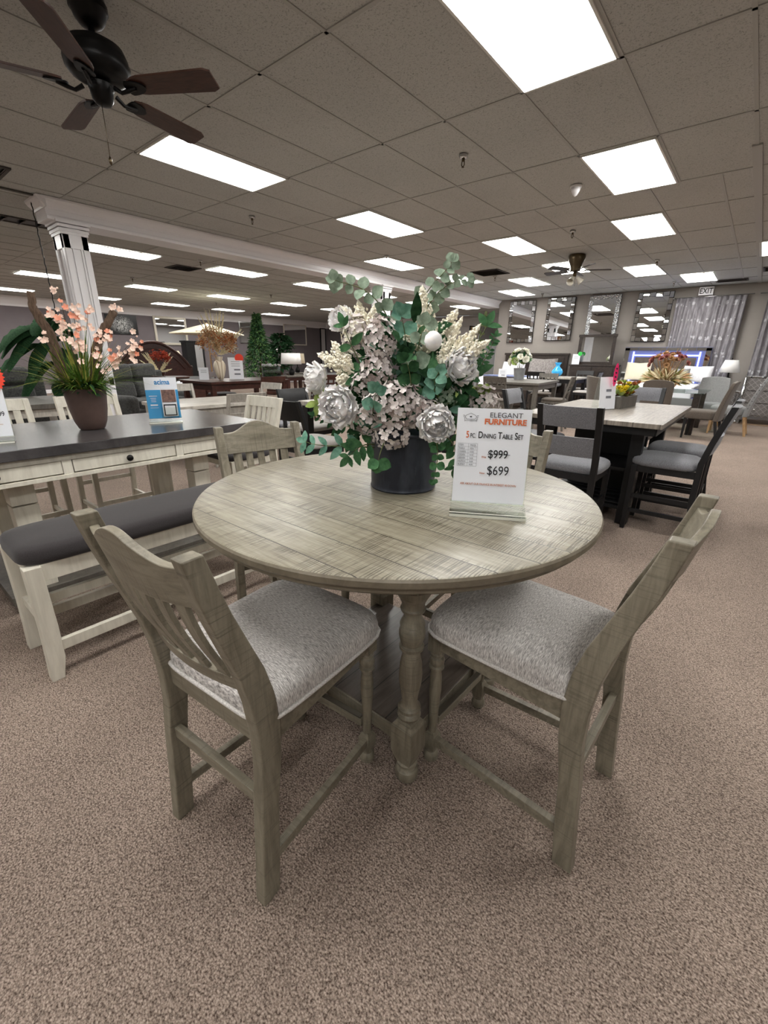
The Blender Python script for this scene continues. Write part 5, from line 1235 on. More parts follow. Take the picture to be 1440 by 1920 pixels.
dc = make_chair('counter_chair', 'dark grey wooden chair seen side-on right of the white flower bucket table', 'chair', GD, 'grey_wood', 'velvet_taupe', 'windows', 0.62, 1.03, 0.44, 0.42, 0.10, 0.05, foot=[(0.2, 'f'), (0.3, 'b')])
dc.location = (-3.02, 9.05, 0); dc.rotation_euler = (0, 0, radians(98))
dup(dc, 'dark grey wooden chair at the near end of the white flower bucket table', (-3.75, 8.05, 0), radians(5), GD)
dup(dc, 'dark grey wooden chair left of the white flower bucket table', (-4.52, 8.7, 0), radians(-84), GD)
dup(dc, 'dark grey wooden chair at the far end of the white flower bucket table', (-3.75, 10.35, 0), radians(182), GD)
table('dining_table', 'black counter table with pale top carrying the blue glass vase', -3.85, 12.0, 0.95, 0.9, 0.914, 'light_top', 'black_paint')
GK = 'black slotted counter chairs around the blue vase table'
kc = make_chair('counter_chair', 'black slotted counter chair side-on right of the blue vase', 'chair', GK, 'black_paint', 'seat_light', 'windows', 0.62, 1.05, 0.44, 0.42, 0.11, 0.05, foot=[(0.2, 'f'), (0.3, 'b')])
kc.location = (-3.22, 11.72, 0); kc.rotation_euler = (0, 0, radians(92))
dup(kc, 'black slotted counter chair in front of the blue vase table, back to the camera', (-4.15, 11.15, 0), 0, GK)
dup(kc, 'black slotted counter chair in front of the dark dresser, beyond the blue vase', (-3.62, 12.72, 0), radians(180), GK)
clear('blue_glass', (60, 170, 235), 0.05, 0.5); plain('blue_gloss', (50, 160, 220), 0.15, spec=0.8)
m = MB(); m.lathe([(0.05, 0), (0.09, 0.02), (0.13, 0.07), (0.14, 0.12), (0.11, 0.18), (0.06, 0.23), (0.045, 0.26), (0.06, 0.30), (0.085, 0.34)], (-4.05, 12.05, 0.914), 28, cap=False); o = m.build('vase', 'blue_gloss', None, True); q = o.modifiers.new('s', 'SOLIDIFY'); q.thickness = 0.004; tag(o, 'bright blue glass vase on the black counter table', 'vase')
# white flowers in galvanised bucket
def bouquet(name, label, x, y, z, pot, potmat, pots, heads, rad, hgt, leaves, seed=1, headr=0.05, kind='ball', dirs=None):
    t = thing(name, label, 'flower arrangement', (x, y, z), 0); rd = random.Random(seed)
    m = MB(); m.lathe(pots, n=28); m.build(pot, potmat, t, True, angle=40); top = pots[-1][1] if pots[-1][0] > 0.03 else max(p[1] for p in pots)
    m = MB(); mats = [h for h, _ in heads]
    for mi, (hm, cnt) in enumerate(heads):
        for i in range(cnt):
            d = Vector((rd.gauss(0, 1), rd.gauss(0, 1), rd.uniform(-0.2, 1.4))).normalized(); p = Vector((d.x*rad, d.y*rad, top+hgt*0.45+d.z*hgt*0.5))*1.0
            if kind == 'ball':
                peony_small(m, p, headr*rd.uniform(0.7, 1.2), d, rd, mi)
            elif kind == 'spray':
                for k in range(14): q = p+Vector((rd.gauss(0, headr*.6), rd.gauss(0, headr*.6), rd.gauss(0, headr*.6))); m.leaf(q, (d+Vector((rd.uniform(-1, 1), rd.uniform(-1, 1), rd.uniform(-1, 1)))).normalized(), headr*0.6, headr*0.35, (rd.random(), -1, 1), 0.3, mi)
    m.build('blooms', mats, t, True)
    m = MB()
    for i in range(leaves[1]):
        d = Vector((rd.gauss(0, 1), rd.gauss(0, 1), rd.uniform(-0.1, 1.5))).normalized(); p = Vector((d.x*rad*rd.uniform(.2, .9), d.y*rad*rd.uniform(.2, .9), top+hgt*0.35+d.z*hgt*0.45*rd.uniform(.2, .9))); L = leaves[2]*rd.uniform(.6, 1.3)
        m.leaf(p, (d+Vector((0, 0, rd.uniform(-.3, .6)))).normalized(), L, L*leaves[3], (rd.uniform(-1, 1), -1, rd.random()), 0.3, rd.randrange(len(leaves[0])))
    m.build('leaves', list(leaves[0]), t, True)
    m = MB()
    for i in range(14): a = rd.uniform(0, 6.28); m.tube([(0.02*cos(a), 0.02*sin(a), top-0.05), (rad*0.6*cos(a), rad*0.6*sin(a), top+hgt*0.5)], 0.003, 4)
    m.build('stems', 'stem_green', t); return t
def peony_small(m, c, r, ax, rd, mi):
    c = Vector(c); ax = Vector(ax).normalized(); t_ = ax.cross(Vector((0.1, 0.3, 1))).normalized(); b_ = ax.cross(t_)
    for ring, (n_, tilt, R) in enumerate(((3, 0.35, 0.7), (5, 0.8, 0.9), (6, 1.25, 1.0))):
        for k in range(n_):
            a = 2*pi*k/n_+ring*0.5+rd.uniform(-.2, .2); u = (t_*cos(a)+b_*sin(a)); d = (ax*cos(tilt)+u*sin(tilt)).normalized(); s_ = d.cross(ax).normalized() if d.cross(ax).length > 1e-3 else t_; L = r*R; nn = s_.cross(d)
            q = [c, c+d*L*0.5-s_*L*0.5, c+d*L-s_*L*0.4+ax*L*0.15, c+d*L*1.1+ax*L*0.1, c+d*L+s_*L*0.4+ax*L*0.15, c+d*L*0.5+s_*L*0.5]; vs = [m.bm.verts.new(x) for x in q]; m.face(vs, mi)
plain('galvanised', (150, 152, 154), 0.4, 0.5, var=0.12, vs=12); petalmat('bloom_white', (222, 220, 206), (240, 238, 226))
bouquet('flower_arrangement', 'white roses and greenery in a galvanised bucket on the dark grey table', -3.98, 9.45, 0.914, 'bucket', 'galvanised', [(0.10, 0), (0.125, 0.23), (0.13, 0.24)], [('bloom_white', 22), ('leaf_lime', 4)], 0.20, 0.36, (('leaf_dark', 'leaf_mid'), 150, 0.10, 0.4), 3, 0.075)
small_sign('white price sign beside the galvanised flower bucket', -4.18, 9.05, 0.914, 0.17, 0.22, None, 0.3, price=('$999', '$699'))
# planter and sign on the planked pub table
t = thing('succulent_planter', 'grey wooden trough planter filled with yellow and green succulents', 'planter', (-1.0, 4.95, 0.914), radians(84))
m = MB()
for s in (-1, 1): m.box((0, s*0.075, 0.055), (0.46, 0.012, 0.11)); m.box((s*0.225, 0, 0.055), (0.012, 0.14, 0.11))
m.box((0, 0, 0.01), (0.44, 0.14, 0.02)); m.box((0, 0, 0.085), (0.44, 0.135, 0.02)); m.build('trough', 'grey_wood', t, bevel=0.002)
rd = random.Random(8)
for nm_, mats, cnt, L in (('succulent_rosettes', ('leaf_lime', 'yellow_petal', 'olive'), 30, 0.070), ('succulent_sprigs', ('olive', 'yellow_petal', 'dry_rust', 'leaf_lime'), 40, 0.048)):
    m = MB()
    for i in range(cnt):
        p = Vector((rd.uniform(-.22, .24), rd.uniform(-.07, .07), 0.10+rd.uniform(0, .08 if 'ros' in nm_ else .13))); mi = rd.randrange(len(mats)); ax = Vector((rd.uniform(-.4, .4), rd.uniform(-.6, .3), 1)).normalized()
        for k in range(14): a = k*2.4; tl = 0.3+1.1*k/14; u = Vector((cos(a), sin(a), 0)); d = (ax*cos(tl)+u*sin(tl)); m.leaf(p, d, L*(0.6+0.5*k/14), L*0.42, ax, -0.25, mi, 0.3)
    m.build(nm_, list(mats), t, True)
t = thing('price_sign', 'narrow acrylic price sign with a pink tag beside the yellow succulent planter', 'sign', (-1.04, 4.56, 0.914), radians(66))
m = MB(); m.box((0, 0, 0.15), (0.216, 0.004, 0.29), (-0.12, 0, 0)); m.build('sheet', 'paper', t); m = MB(); m.box((0, 0.05, 0.15), (0.22, 0.003, 0.29), (0.10, 0, 0)); m.box((0, 0.02, 0.003), (0.22, 0.10, 0.004)); m.build('acrylic_stand', 'acrylic', t)
m = MB(); m.prism([(0.03+0.03*cos(a)*(1 if i % 2 else 0.86), 0.315+0.105*sin(a)*(1 if i % 2 else 0.93)) for i, a in enumerate([2*pi*i/36 for i in range(36)])], -0.028, -0.026, axis=1); pt = m.build('pink_tag', 'pink_tag', t)
m = MB()
for k in range(4): m.box((0.03, -0.029, 0.26+0.036*k), (0.022, 0.001, 0.014), (0, 0.3, 0))
m.build('tag_print', 'ink_black', pt)
m = MB()
for i in range(2): m.box((0.01, -0.0035+(0.175-0.06*i-0.15)*0.12, 0.175-0.06*i), (0.07, 0.0012, 0.022), (-0.12, 0, 0))
m.build('price_print', 'ink_grey', t)

# upholstered parsons chairs
def parsons(name, label, group, mat, legmat, w_=0.48, d=0.5, sh=0.50, th=1.0, lean=0.13, curve=0.04, wing=False, buttons=False):
    t = thing(name, label, 'chair', (0, 0, 0), 0, group)
    m = MB(); secs = []; N = 12
    for i in range(N+1):
        v = i/N; z = sh-0.16+(th-sh+0.16)*v; y = -d/2-lean*v**1.5; hw = w_/2*(1-0.0*v); thk = 0.075-0.02*v
        if v > 0.93: hw -= 0.03; 
        if wing: hw = w_/2*(1+0.10*sin(v*pi))
        row = []
        for s in (-1, -0.9, -0.5, 0, 0.5, 0.9, 1): row.append((s*hw, y+thk/2-curve*(1-s*s)+(0.09*abs(s)**3*v if wing else 0), z+(0.03*(1-s*s) if i == N else 0)))
        for s in (1, 0.9, 0.5, 0, -0.5, -0.9, -1): row.append((s*hw, y-thk/2-curve*(1-s*s)+(0.09*abs(s)**3*v if wing else 0), z+(0.03*(1-s*s) if i == N else 0)))
        secs.append(row)
    m.loft(secs); bk = m.build('backrest', mat, t, True, bevel=0.012, seg=3)
    m = MB(); secs = []
    for k, z in ((0.98, sh-0.14), (1.0, sh-0.12), (1.0, sh-0.03), (0.97, sh-0.005), (0.85, sh+0.01), (0.4, sh+0.018)):
        secs.append([((abs(cos(a))**5+abs(sin(a))**5)**(-0.2)*cos(a)*w_/2*k, 0.01+(abs(cos(a))**5+abs(sin(a))**5)**(-0.2)*sin(a)*d/2*k, z) for a in [2*pi*i/32 for i in range(32)]])
    m.loft(secs); m.build('seat', mat, t, True)
    for s in (-1, 1):
        m = MB(); m.box((s*(w_/2-0.04), d/2-0.05, (sh-0.13)/2), (0.042, 0.042, sh-0.13), taper=0.7); m.build('leg', legmat, t)
        m = MB(); m.bar((s*(w_/2-0.04), -d/2-0.08, 0.0), (s*(w_/2-0.04), -d/2+0.01, sh-0.12), 0.04, 0.04, upv=(0, 1, 0)); m.build('leg', legmat, t)
    if buttons:
        m = MB()
        for s in (-1, 1):
            for i in range(9): v = i/8; z = sh+(th-sh)*v*0.92; m.sphere((s*(w_/2-0.002), -d/2-lean*((z-sh+0.16)/(th-sh+0.16))**1.5, z), 0.008, 6, 4)
        m.build('nailheads', 'black_metal', bk)
    return t
gt = thing('dining_table', 'glass-topped dining table with dark square legs holding the dried red flowers', 'table', (-1.32, 10.85, 0))
m = MB(); m.box((0, 0, 0.775), (1.3, 1.5, 0.012)); m.build('glass_top', 'glass_sheet', gt, bevel=0.004)
for sx in (-1, 1):
    for sy in (-1, 1): m = MB(); m.box((sx*0.54, sy*0.62, 0.384), (0.11, 0.11, 0.768)); m.build('leg', 'dark_brown', gt, bevel=0.004)
m = MB(); m.box((0, 0, 0.42), (0.9, 1.0, 0.03)); m.build('shelf', 'honey_wood', gt)
GP = 'brown upholstered chairs at the glass table'
pc = parsons('dining_chair', 'brown upholstered chair with dark legs seen side-on right of the glass table', GP, 'velvet_taupe', 'black_paint', curve=0.02)
pc.location = (-0.62, 9.95, 0); pc.rotation_euler = (0, 0, radians(84))
dup(pc, 'brown upholstered chair with its curved back in front of the dried red flowers', (-1.33, 9.6, 0), radians(4), GP)
bx = parsons('dining_chair', 'taupe channel-backed chair left of the glass table', None, 'velvet_taupe', 'black_paint', 0.56, 0.52, 0.48, 1.0, 0.10, 0.08, wing=True); bx.location = (-2.35, 10.3, 0); bx.rotation_euler = (0, 0, radians(-62))
tg = parsons('dining_chair', 'light grey studded chair with honey wooden legs near the quilted dresser', None, 'velvet_grey', 'honey_wood', 0.5, 0.55, 0.52, 1.10, 0.20, 0.02, buttons=True); tg.location = (-0.28, 10.95, 0); tg.rotation_euler = (0, 0, radians(88))
wg = parsons('dining_chair', 'pale grey high-back chair left of the quilted nightstand', 'pale high-back chairs', 'velvet_grey', 'honey_wood', 0.5, 0.5, 0.5, 1.0, 0.10, 0.05, wing=True); wg.location = (-0.69, 11.76, 0); wg.rotation_euler = (0, 0, radians(172))
def dried(label, x, y, z, seed, potname, potmat, pots, s=1.0):
    t = thing('flower_arrangement', label, 'flower arrangement', (x, y, z)); rd = random.Random(seed)
    m = MB(); m.lathe([(r*s, h*s) for r, h in pots], n=28); m.build(potname, potmat, t, True, angle=40); return t, rd
t, rd = dried('dried red and cream flowers in a tan bowl on the glass table', -1.42, 10.75, 0.781, 3, 'bowl', 'honey_wood', [(0.12, 0), (0.16, 0.02), (0.21, 0.10), (0.225, 0.15), (0.20, 0.15), (0.05, 0.13)])
m = MB()
for i in range(34):
    d = Vector((rd.gauss(0, 1), rd.gauss(0, .8), rd.uniform(.3, 1.6))).normalized(); p = Vector((d.x*0.40, d.y*0.25, 0.42+d.z*0.27))
    peony_small(m, p, rd.uniform(.045, .07), d, rd, 0 if i % 3 else 1)
m.build('red_blooms', ['rose_dry', 'dry_tan'], t, True)
m = MB()
for i in range(640):
    d = Vector((rd.gauss(0, 1), rd.gauss(0, .9), rd.uniform(-.25, .9))).normalized(); p = Vector((d.x*0.17, d.y*0.15, 0.17)); L = rd.uniform(.12, .28); m.leaf(p+d*0.05, (d+Vector((0, 0, .2))).normalized(), L, L*0.16, (rd.uniform(-1, 1), -1, 1), .3, rd.choice((0, 0, 1, 2)))
m.build('dried_leaves', ['dry_cream', 'dry_tan', 'olive'], t, True)
m = MB()
for i in range(40): a = rd.uniform(0, 6.28); r_ = rd.uniform(.05, .35); m.tube([(0.03*cos(a), 0.03*sin(a), .12), (r_*cos(a), r_*.6*sin(a), rd.uniform(.5, .8))], 0.004, 4)
m.build('stems', 'dry_tan', t)

# ================================================================ LEFT MIDDLE: tables beyond the drawer table
table('dining_table', 'pale wood dining table beyond the far end of the charcoal-topped table', -5.75, 3.15, 1.0, 1.25, 0.76, 'light_top', 'light_wood')
GL = 'pale grey wooden chairs at the pale dining table'
lc = make_chair('dining_chair', 'pale wooden ladder-back chair facing across the pale table, above the leaflet sign', 'chair', GL, 'light_wood', 'seat_charcoal', 'ladder', 0.47, 0.94, 0.50, 0.42, 0.10, 0.05)
lc.location = (-6.30, 3.18, 0); lc.rotation_euler = (0, 0, radians(-92))
dup(lc, 'pale wooden chair just above the cream chair back, its curved top rail nearest', (-4.86, 3.05, 0), radians(86), GL)
dup(lc, 'pale wooden chair beyond the pale dining table, in front of the shell vase', (-6.0, 4.15, 0), radians(180), GL)
dup(lc, 'pale wooden chair just left of the dark padded chair back', (-5.05, 3.95, 0), radians(80), GL)
pt2 = table('pub_table', 'black pub table with pale top behind the left side of the bouquet', -3.15, 3.80, 1.05, 1.5, 0.914, 'light_top', 'black_paint')
GT = 'black counter chairs with pale seats left of the bouquet'
tc_ = make_chair('counter_chair', 'black counter chair with solid back and pale seat, right of the cream chair', 'chair', GT, 'black_paint', 'seat_light', 'pad', 0.62, 0.99, 0.44, 0.44, 0.10, 0.07, seat2='black_paint', foot=[(0.2, 's'), (0.25, 'f'), (0.3, 'b')])
tc_.location = (-3.20, 2.80, 0)
dup(tc_, 'dark counter chair at the left side of the black pub table with pale top', (-3.95, 3.45, 0), radians(-90), GT)
dup(tc_, 'black counter chair half hidden behind the left peony, by the black pub table', (-2.42, 3.55, 0), radians(90), GT)
dup(tc_, 'black counter chair at the far end of the black pub table, hidden by flowers', (-3.2, 4.85, 0), radians(180), GT)
small_sign('white price card behind the left peony on the pale pub table', -3.05, 3.55, 0.914, 0.15, 0.20, None, 0.7, price=('$999', '$699'))
# dark table with shell vase
table('dining_table', 'dark brown counter table carrying the shell-shaped vase', -7.85, 5.0, 1.1, 1.7, 0.9, 'mahogany', 'mahogany')
GE = 'dark brown chairs around the shell vase table'
ec = make_chair('counter_chair', 'dark brown chair right of the red-tagged price sign', 'chair', GE, 'mahogany', 'seat_black', 'windows', 0.6, 1.0, 0.5, 0.42, 0.10, 0.05)
ec.location = (-6.95, 5.0, 0); ec.rotation_euler = (0, 0, radians(88))
dup(ec, 'dark brown chair left of the shell vase, near end of the table', (-7.9, 3.85, 0), radians(-3), GE)
dup(ec, 'dark brown chair with slotted back in front of the two white lamps', (-6.9, 6.4, 0), radians(60), GE)
dup(ec, 'dark brown chair at the far side of the shell vase table', (-8.75, 5.2, 0), radians(-90), GE)
n = NT('shell_cream'); tc = n.n('ShaderNodeTexCoord'); sp = n.n('ShaderNodeSeparateXYZ'); n.l(tc.outputs['Object'], sp.inputs[0]); at2 = n.math('ARCTAN2', sp.outputs['Y'], n.math('ADD', sp.outputs['Z'], 0.35))
n.col(n.ramp(n.math('FRACT', n.math('MULTIPLY', at2, 9.0)), [(0.1, lin((150, 128, 104))), (0.4, lin((214, 202, 180)))])); n.set(0.5); MT['shell_cream'] = n.m
t, rd = dried('dried rust hydrangeas and cream pampas in a ribbed shell vase', -7.75, 4.62, 0.90, 9, 'neck', 'shell_cream', [(0.05, 0.30), (0.055, 0.36), (0.07, 0.42)])
m = MB(); secs = []
for x in (-0.055, -0.045, -0.02, 0.02, 0.045, 0.055):
    k = sqrt(max(0.0, 1-(x/0.06)**2))*0.55+0.45; secs.append([(x, k*(0.150*sin(a)*(0.72+0.28*cos(a)) if True else 0), 0.19+0.185*cos(a)*(k if cos(a) > 0 else 1)) for a in [2*pi*i/28 for i in range(28)]])
m.loft(secs); m.build('shell_vase', 'shell_cream', t, True)
m = MB()
for i in range(64):
    d = Vector((rd.gauss(0, .8), rd.gauss(0, 1), rd.uniform(-.4, 1.2))).normalized(); p = Vector((d.x*0.22, d.y*0.30, 0.66+d.z*0.22)); mi = rd.choice((0, 0, 1))
    for k in range(26): q = p+Vector((rd.gauss(0, .04), rd.gauss(0, .04), rd.gauss(0, .04))); m.leaf(q, Vector((rd.uniform(-1, 1), rd.uniform(-1, 1), rd.uniform(-1, 1))).normalized(), .028, .024, (rd.random(), -1, 1), .3, mi)
m.build('hydrangeas', ['dry_tan', 'dry_rust'], t, True)
m = MB()
for (yy_, zz_, b) in ((-.28, 1.12, .0), (-.22, 1.20, .05), (-.10, 1.20, .02), (.02, 1.16, .0), (.10, 1.21, .03), (.16, 1.18, .06), (.55, .93, 0), (.40, .62, 0)):
    for k in range(3): plume(m, (0, 0.0, 0.45), (b+rd.uniform(-.05, .05), yy_+rd.uniform(-.02, .03), zz_-0.03*k), 0.035, rd, 40)
m.build('pampas', 'dry_cream', t)
small_sign('white price sign with a round red tag beside the shell vase', -7.85, 5.02, 0.90, 0.27, 0.40, 'red_tag', radians(58), price=('$999', '$699'), tagpos=(0.28, 0.98), tr=0.085)
small_sign('blue and white leaflet card left of the shell vase', -7.95, 4.40, 0.90, 0.17, 0.22, None, radians(58))
clear('glass_smoke', (190, 200, 204), 0.03, 0.3)
t = thing('glass_candle_holder', 'wide glass candle holder with crystal trim right of the red tag', 'candle holder', (-7.45, 5.55, 0.90), radians(58))
m = MB(); m.box((0, 0, 0.12), (0.34, 0.2, 0.24)); m.build('glass_box', 'glass_smoke', t); m = MB(); rd = random.Random(2)
for i in range(60): m.sphere((rd.uniform(-.18, .18), rd.uniform(-.1, .1), 0.25+rd.uniform(0, .04)), 0.014, 6, 4)
m.build('crystals', 'crystal', t)
# grey table behind the cream chairs at far left
table('dining_table', 'grey dining table with pale legs behind the brown plant pot', -7.35, 1.45, 1.3, 1.1, 0.76, 'grey_wood', 'light_wood', 0, 0.06)
# sofas
def sofa(label, x, y, rz, w_, mat, h=1.0, cush=2, arm=True):
    t = thing('sofa', label, 'sofa', (x, y, 0), rz)
    m = MB(); m.box((0, 0, 0.22), (w_, 0.9, 0.34)); m.build('base', mat, t, bevel=0.05, seg=4)
    if arm:
        for s in (-1, 1): m = MB(); m.box((s*(w_/2-0.13), 0.0, 0.40), (0.26, 0.92, 0.46)); m.build('arm', mat, t, bevel=0.10, seg=5)
    cw = (w_-0.52)/cush
    for k in range(cush):
        cx = -w_/2+0.26+cw*(k+0.5)
        m = MB(); m.box((cx, 0.08, 0.44), (cw-0.01, 0.70, 0.18)); m.build('seat_cushion', mat, t, bevel=0.06, seg=4)
        m = MB(); m.box((cx, -0.34, 0.66), (cw-0.01, 0.22, 0.34), (0.12, 0, 0)); m.box((cx, -0.38, h-0.15), (cw-0.01, 0.24, 0.30), (0.12, 0, 0)); m.build('back_cushion', mat, t, bevel=0.08, seg=4)
    m = MB(); m.box((0, -0.42, h/2-0.04), (w_-0.1, 0.16, h-0.18)); m.build('back_frame', mat, t, bevel=0.04, seg=3)
    return t
sofa('dark grey reclining sofa beyond the white column, behind the leaflet sign', -9.3, 3.9, radians(-70), 1.7, 'sofa_dark', 1.16)
sofa('plump charcoal recliner sofa at the left edge behind the grey table', -9.2, 1.55, radians(-75), 2.0, 'sofa_dark', 1.12)
# red berries and cream grasses on a dark console
t = thing('console_table', 'dark curved console table holding dried red flowers', 'table', (-10.3, 4.75, 0))
m = MB(); m.lathe([(0.42, 0.82), (0.44, 0.84), (0.44, 0.86), (0.42, 0.87)], n=32, sx=0.7, sy=1.3); m.build('tabletop', 'mahogany', t, True, angle=30)
m = MB(); m.lathe([(0.30, 0.0), (0.32, 0.03), (0.14, 0.12), (0.10, 0.4), (0.16, 0.70), (0.28, 0.82)], n=24, sx=0.7, sy=1.2); m.build('pedestal', 'mahogany', t, True)
t, rd = dried('dried dark red blooms with cream grasses on the curved console', -10.3, 4.65, 0.87, 12, 'bowl', 'mahogany', [(0.08, 0), (0.12, 0.06), (0.13, 0.10)])
m = MB()
for i in range(30):
    d = Vector((rd.gauss(0, .6), rd.gauss(0.2, 1), rd.uniform(0, 1.3))).normalized(); p = Vector((d.x*.15, .06+d.y*.17, .36+d.z*.15))
    for k in range(22): q = p+Vector((rd.gauss(0, .035), rd.gauss(0, .035), rd.gauss(0, .035))); m.leaf(q, Vector((rd.uniform(-1, 1), rd.uniform(-1, 1), rd.uniform(-1, 1))).normalized(), .03, .025, (rd.random(), -1, 1), .3)
m.build('red_blooms', 'dry_red', t, True)
m = MB()
for (yy_, zz_) in ((-.38, .35), (-.32, .48), (-.22, .50), (-.18, .30), (.28, .50), (.35, .42), (.30, .16), (-.12, .22)):
    for k in range(2): plume(m, (0, 0, .08), (rd.uniform(-.05, .05), yy_+rd.uniform(-.03, .03), zz_), .04, rd, 36)
m.build('cream_grass', 'dry_cream', t)

# ================================================================ LEFT WALL AND WHAT STANDS ALONG IT
n = NT('tiger_print'); v = n.coord(); vo = n.noise(n.coord((1, 3, 1.2)), 7, 5, 0.7, 2.5); g = n.n('ShaderNodeTexGradient', gradient_type='SPHERICAL'); n.l(n.coord((1, 2.2, 3.0)), g.inputs[0])
n.col(n.mix(lin((12, 12, 13)), n.ramp(vo, [(0.47, lin((20, 20, 22))), (0.54, lin((210, 210, 208)))]), n.math('MULTIPLY', g.outputs['Fac'], 1.6))); n.set(0.3); MT['tiger_print'] = n.m
t = thing('wall_picture', 'black and white animal portrait on the grey left wall', 'picture', (XL+0.03, 7.45, 2.36))
m = MB(); m.box((0, 0, 0), (0.03, 1.10, 0.68)); m.build('canvas', 'tiger_print', t)
def framed(name, label, y0, y1, z0, z1, frame, cat='mirror', face='mirror', fw_=0.09, x=XL+0.03):
    t = thing(name, label, cat, (x, (y0+y1)/2, (z0+z1)/2)); w_, h_ = y1-y0, z1-z0; m = MB()
    for s in (-1, 1): m.box((0, s*(w_/2-fw_/2), 0), (0.05, fw_, h_)); m.box((0, 0, s*(h_/2-fw_/2)), (0.05, w_-2*fw_, fw_))
    m.build('frame', frame, t, bevel=0.01); m = MB(); m.box((0.0, 0, 0), (0.02, w_-2*fw_, h_-2*fw_)); m.build('glass', face, t)
plain('champagne', (206, 198, 184), 0.35, 0.3)
framed('wall_mirror', 'wide champagne-framed mirror on the left wall right of the animal portrait', 8.63, 9.98, 1.68, 2.76, 'champagne')
framed('wall_mirror', 'small silver-framed mirror partly behind the green tree', 12.5, 13.6, 1.85, 2.78, 'chrome', fw_=0.05)
framed('wall_mirror', 'square mirror with thin pale frame on the left wall near the far corner', 15.05, 16.55, 1.83, 2.86, 'champagne', fw_=0.06)
framed('door_frame', 'tall dark frame at the far corner of the left wall', 17.55, 17.95, 0.1, 2.75, 'black_metal', 'door frame', 'wall_white', 0.05)
bd = bed('mahogany bed with tall arched headboard beyond the white column', 0, 0, 2.15, 1.64, 'mahogany', 'sofa_dark', 'arch', 0.7); bd.location = (-13.2, 5.85, 0); bd.rotation_euler = (0, 0, pi/2)
dresser('nightstand', 'dark nightstand under the small bronze lamp', -16.6, 8.25, 0.5, 0.45, 0.85, 'mahogany', 'mahogany', 3, 1, 'handle', 'nightstand')
lamp('small bronze lamp with cream bell shade beside the mahogany bed', -16.6, 8.2, 0.85, 'brass_dark', 'lamp_cream', 0.10, 0.25, 0.28, 0.34, 'urn')
t = thing('curio_cabinet', 'tall black curio cabinet with glass front under the champagne mirror', 'cabinet', (-17.3, 9.25, 0))
m = MB(); m.box((0, 0, 0.9), (0.4, 0.72, 1.8)); m.box((0, 0, 1.80), (0.46, 0.80, 0.06)); m.build('body', 'black_paint', t, bevel=0.01)
m = MB(); m.box((0.205, 0.12, 1.2), (0.01, 0.30, 0.95)); m.build('glass_door', 'mirror', t)
t = thing('patio_umbrella', 'cream market umbrella open behind the pampas arrangement', 'umbrella', (-14.0, 8.05, 0))
m = MB(); m.loft([[(r_*cos(a)*(1 if True else 1), r_*sin(a), z) for a in [2*pi*i/8+pi/8 for i in range(8)]] for r_, z in ((1.15, 1.95), (1.13, 1.98), (0.7, 2.09), (0.3, 2.2), (0.03, 2.27))]); m.build('canopy', 'linen_cream', t)
m = MB(); m.tube([(0, 0, 0), (0, 0, 2.3)], 0.025, 10); m.build('pole', 'honey_wood', t, True); m = MB(); m.lathe([(0.25, 0), (0.25, 0.05), (0.04, 0.10)], n=20); m.build('base', 'black_metal', t, True)
def tree(name, label, x, y, H_, R_, n_, leafs, seed, z0=0.35, lw=0.5, L0=0.12, mats=('leaf_dark', 'leaf_mid'), shape='cone', group=None):
    t = thing(name, label, 'plant', (x, y, 0), 0, group); rd = random.Random(seed)
    m = MB(); m.tube([(0, 0, 0.2), (0.02, 0.01, H_*0.5), (0, 0, H_*0.97)], [0.03, 0.025, 0.008], 8)
    for i in range(40):
        z = z0+(H_-z0)*rd.random()*0.95; k = (H_-z)/(H_-z0); a = rd.uniform(0, 6.28); m.tube([(0, 0, z), (cos(a)*R_*k*.8, sin(a)*R_*k*.8, z+0.12)], [0.008, 0.003], 4)
    m.build('trunk', 'twig', t, True)
    m = MB()
    for i in range(n_):
        f = rd.random()**0.8; z = z0+(H_-z0)*f; k = (1-f)**1.1*(0.85+0.3*rd.random()) if shape == 'cone' else sqrt(max(0.02, 1-(2*f-1)**2)); a = rd.uniform(0, 6.28); r_ = R_*k*sqrt(rd.random())+0.02
        d = Vector((cos(a), sin(a), rd.uniform(-.5, .7))).normalized(); L = L0*rd.uniform(.6, 1.3); m.leaf((r_*cos(a), r_*sin(a), z), d, L, L*lw, (rd.uniform(-1, 1), rd.uniform(-1, 1), 1), rd.uniform(0, .5), rd.randrange(len(mats)))
    m.build('foliage', list(mats), t, True)
    m = MB(); m.lathe([(0.12, 0), (0.15, 0.25), (0.16, 0.26)], n=20); m.build('pot', 'pot_brown', t, True)
tree('artificial_tree', 'tall conical green artificial tree right of the pampas arrangement', -11.6, 8.25, 2.46, 0.58, 5200, 0, 3, 0.5, 0.30, 0.10, ('leaf_mid', 'leaf_dark', 'leaf_fresh'))
tree('potted_tree', 'smaller dark green tree left of the square wall mirror', -12.0, 9.35, 1.96, 0.32, 650, 0, 5, 0.9, 0.45, 0.18, ('leaf_dark',), 'oval')
GW = 'white drum lamps left of the bouquet'
lamp('white drum-shade lamp, front one of the two left of the bouquet', -10.6, 8.62, 0.80, 'black_metal', 'shade_white', 0.27, 0.30, 0.30, 0.33, 'urn', GW)
lamp('cream drum-shade lamp just behind the white one left of the bouquet', -12.4, 10.35, 0.78, 'black_metal', 'lamp_cream', 0.24, 0.27, 0.32, 0.33, 'urn')
lamp('white lamp shade half hidden by the green tree', -13.4, 10.08, 1.1, 'black_metal', 'shade_white', 0.16, 0.24, 0.22, 0.36, 'urn', GW)
table('side_table', 'dark side table under the front white drum lamp', -10.6, 8.70, 0.5, 0.9, 0.80, 'grey_wood', 'mahogany')
table('side_table', 'dark side table under the cream drum lamp', -12.4, 10.45, 0.5, 0.9, 0.78, 'grey_wood', 'mahogany')
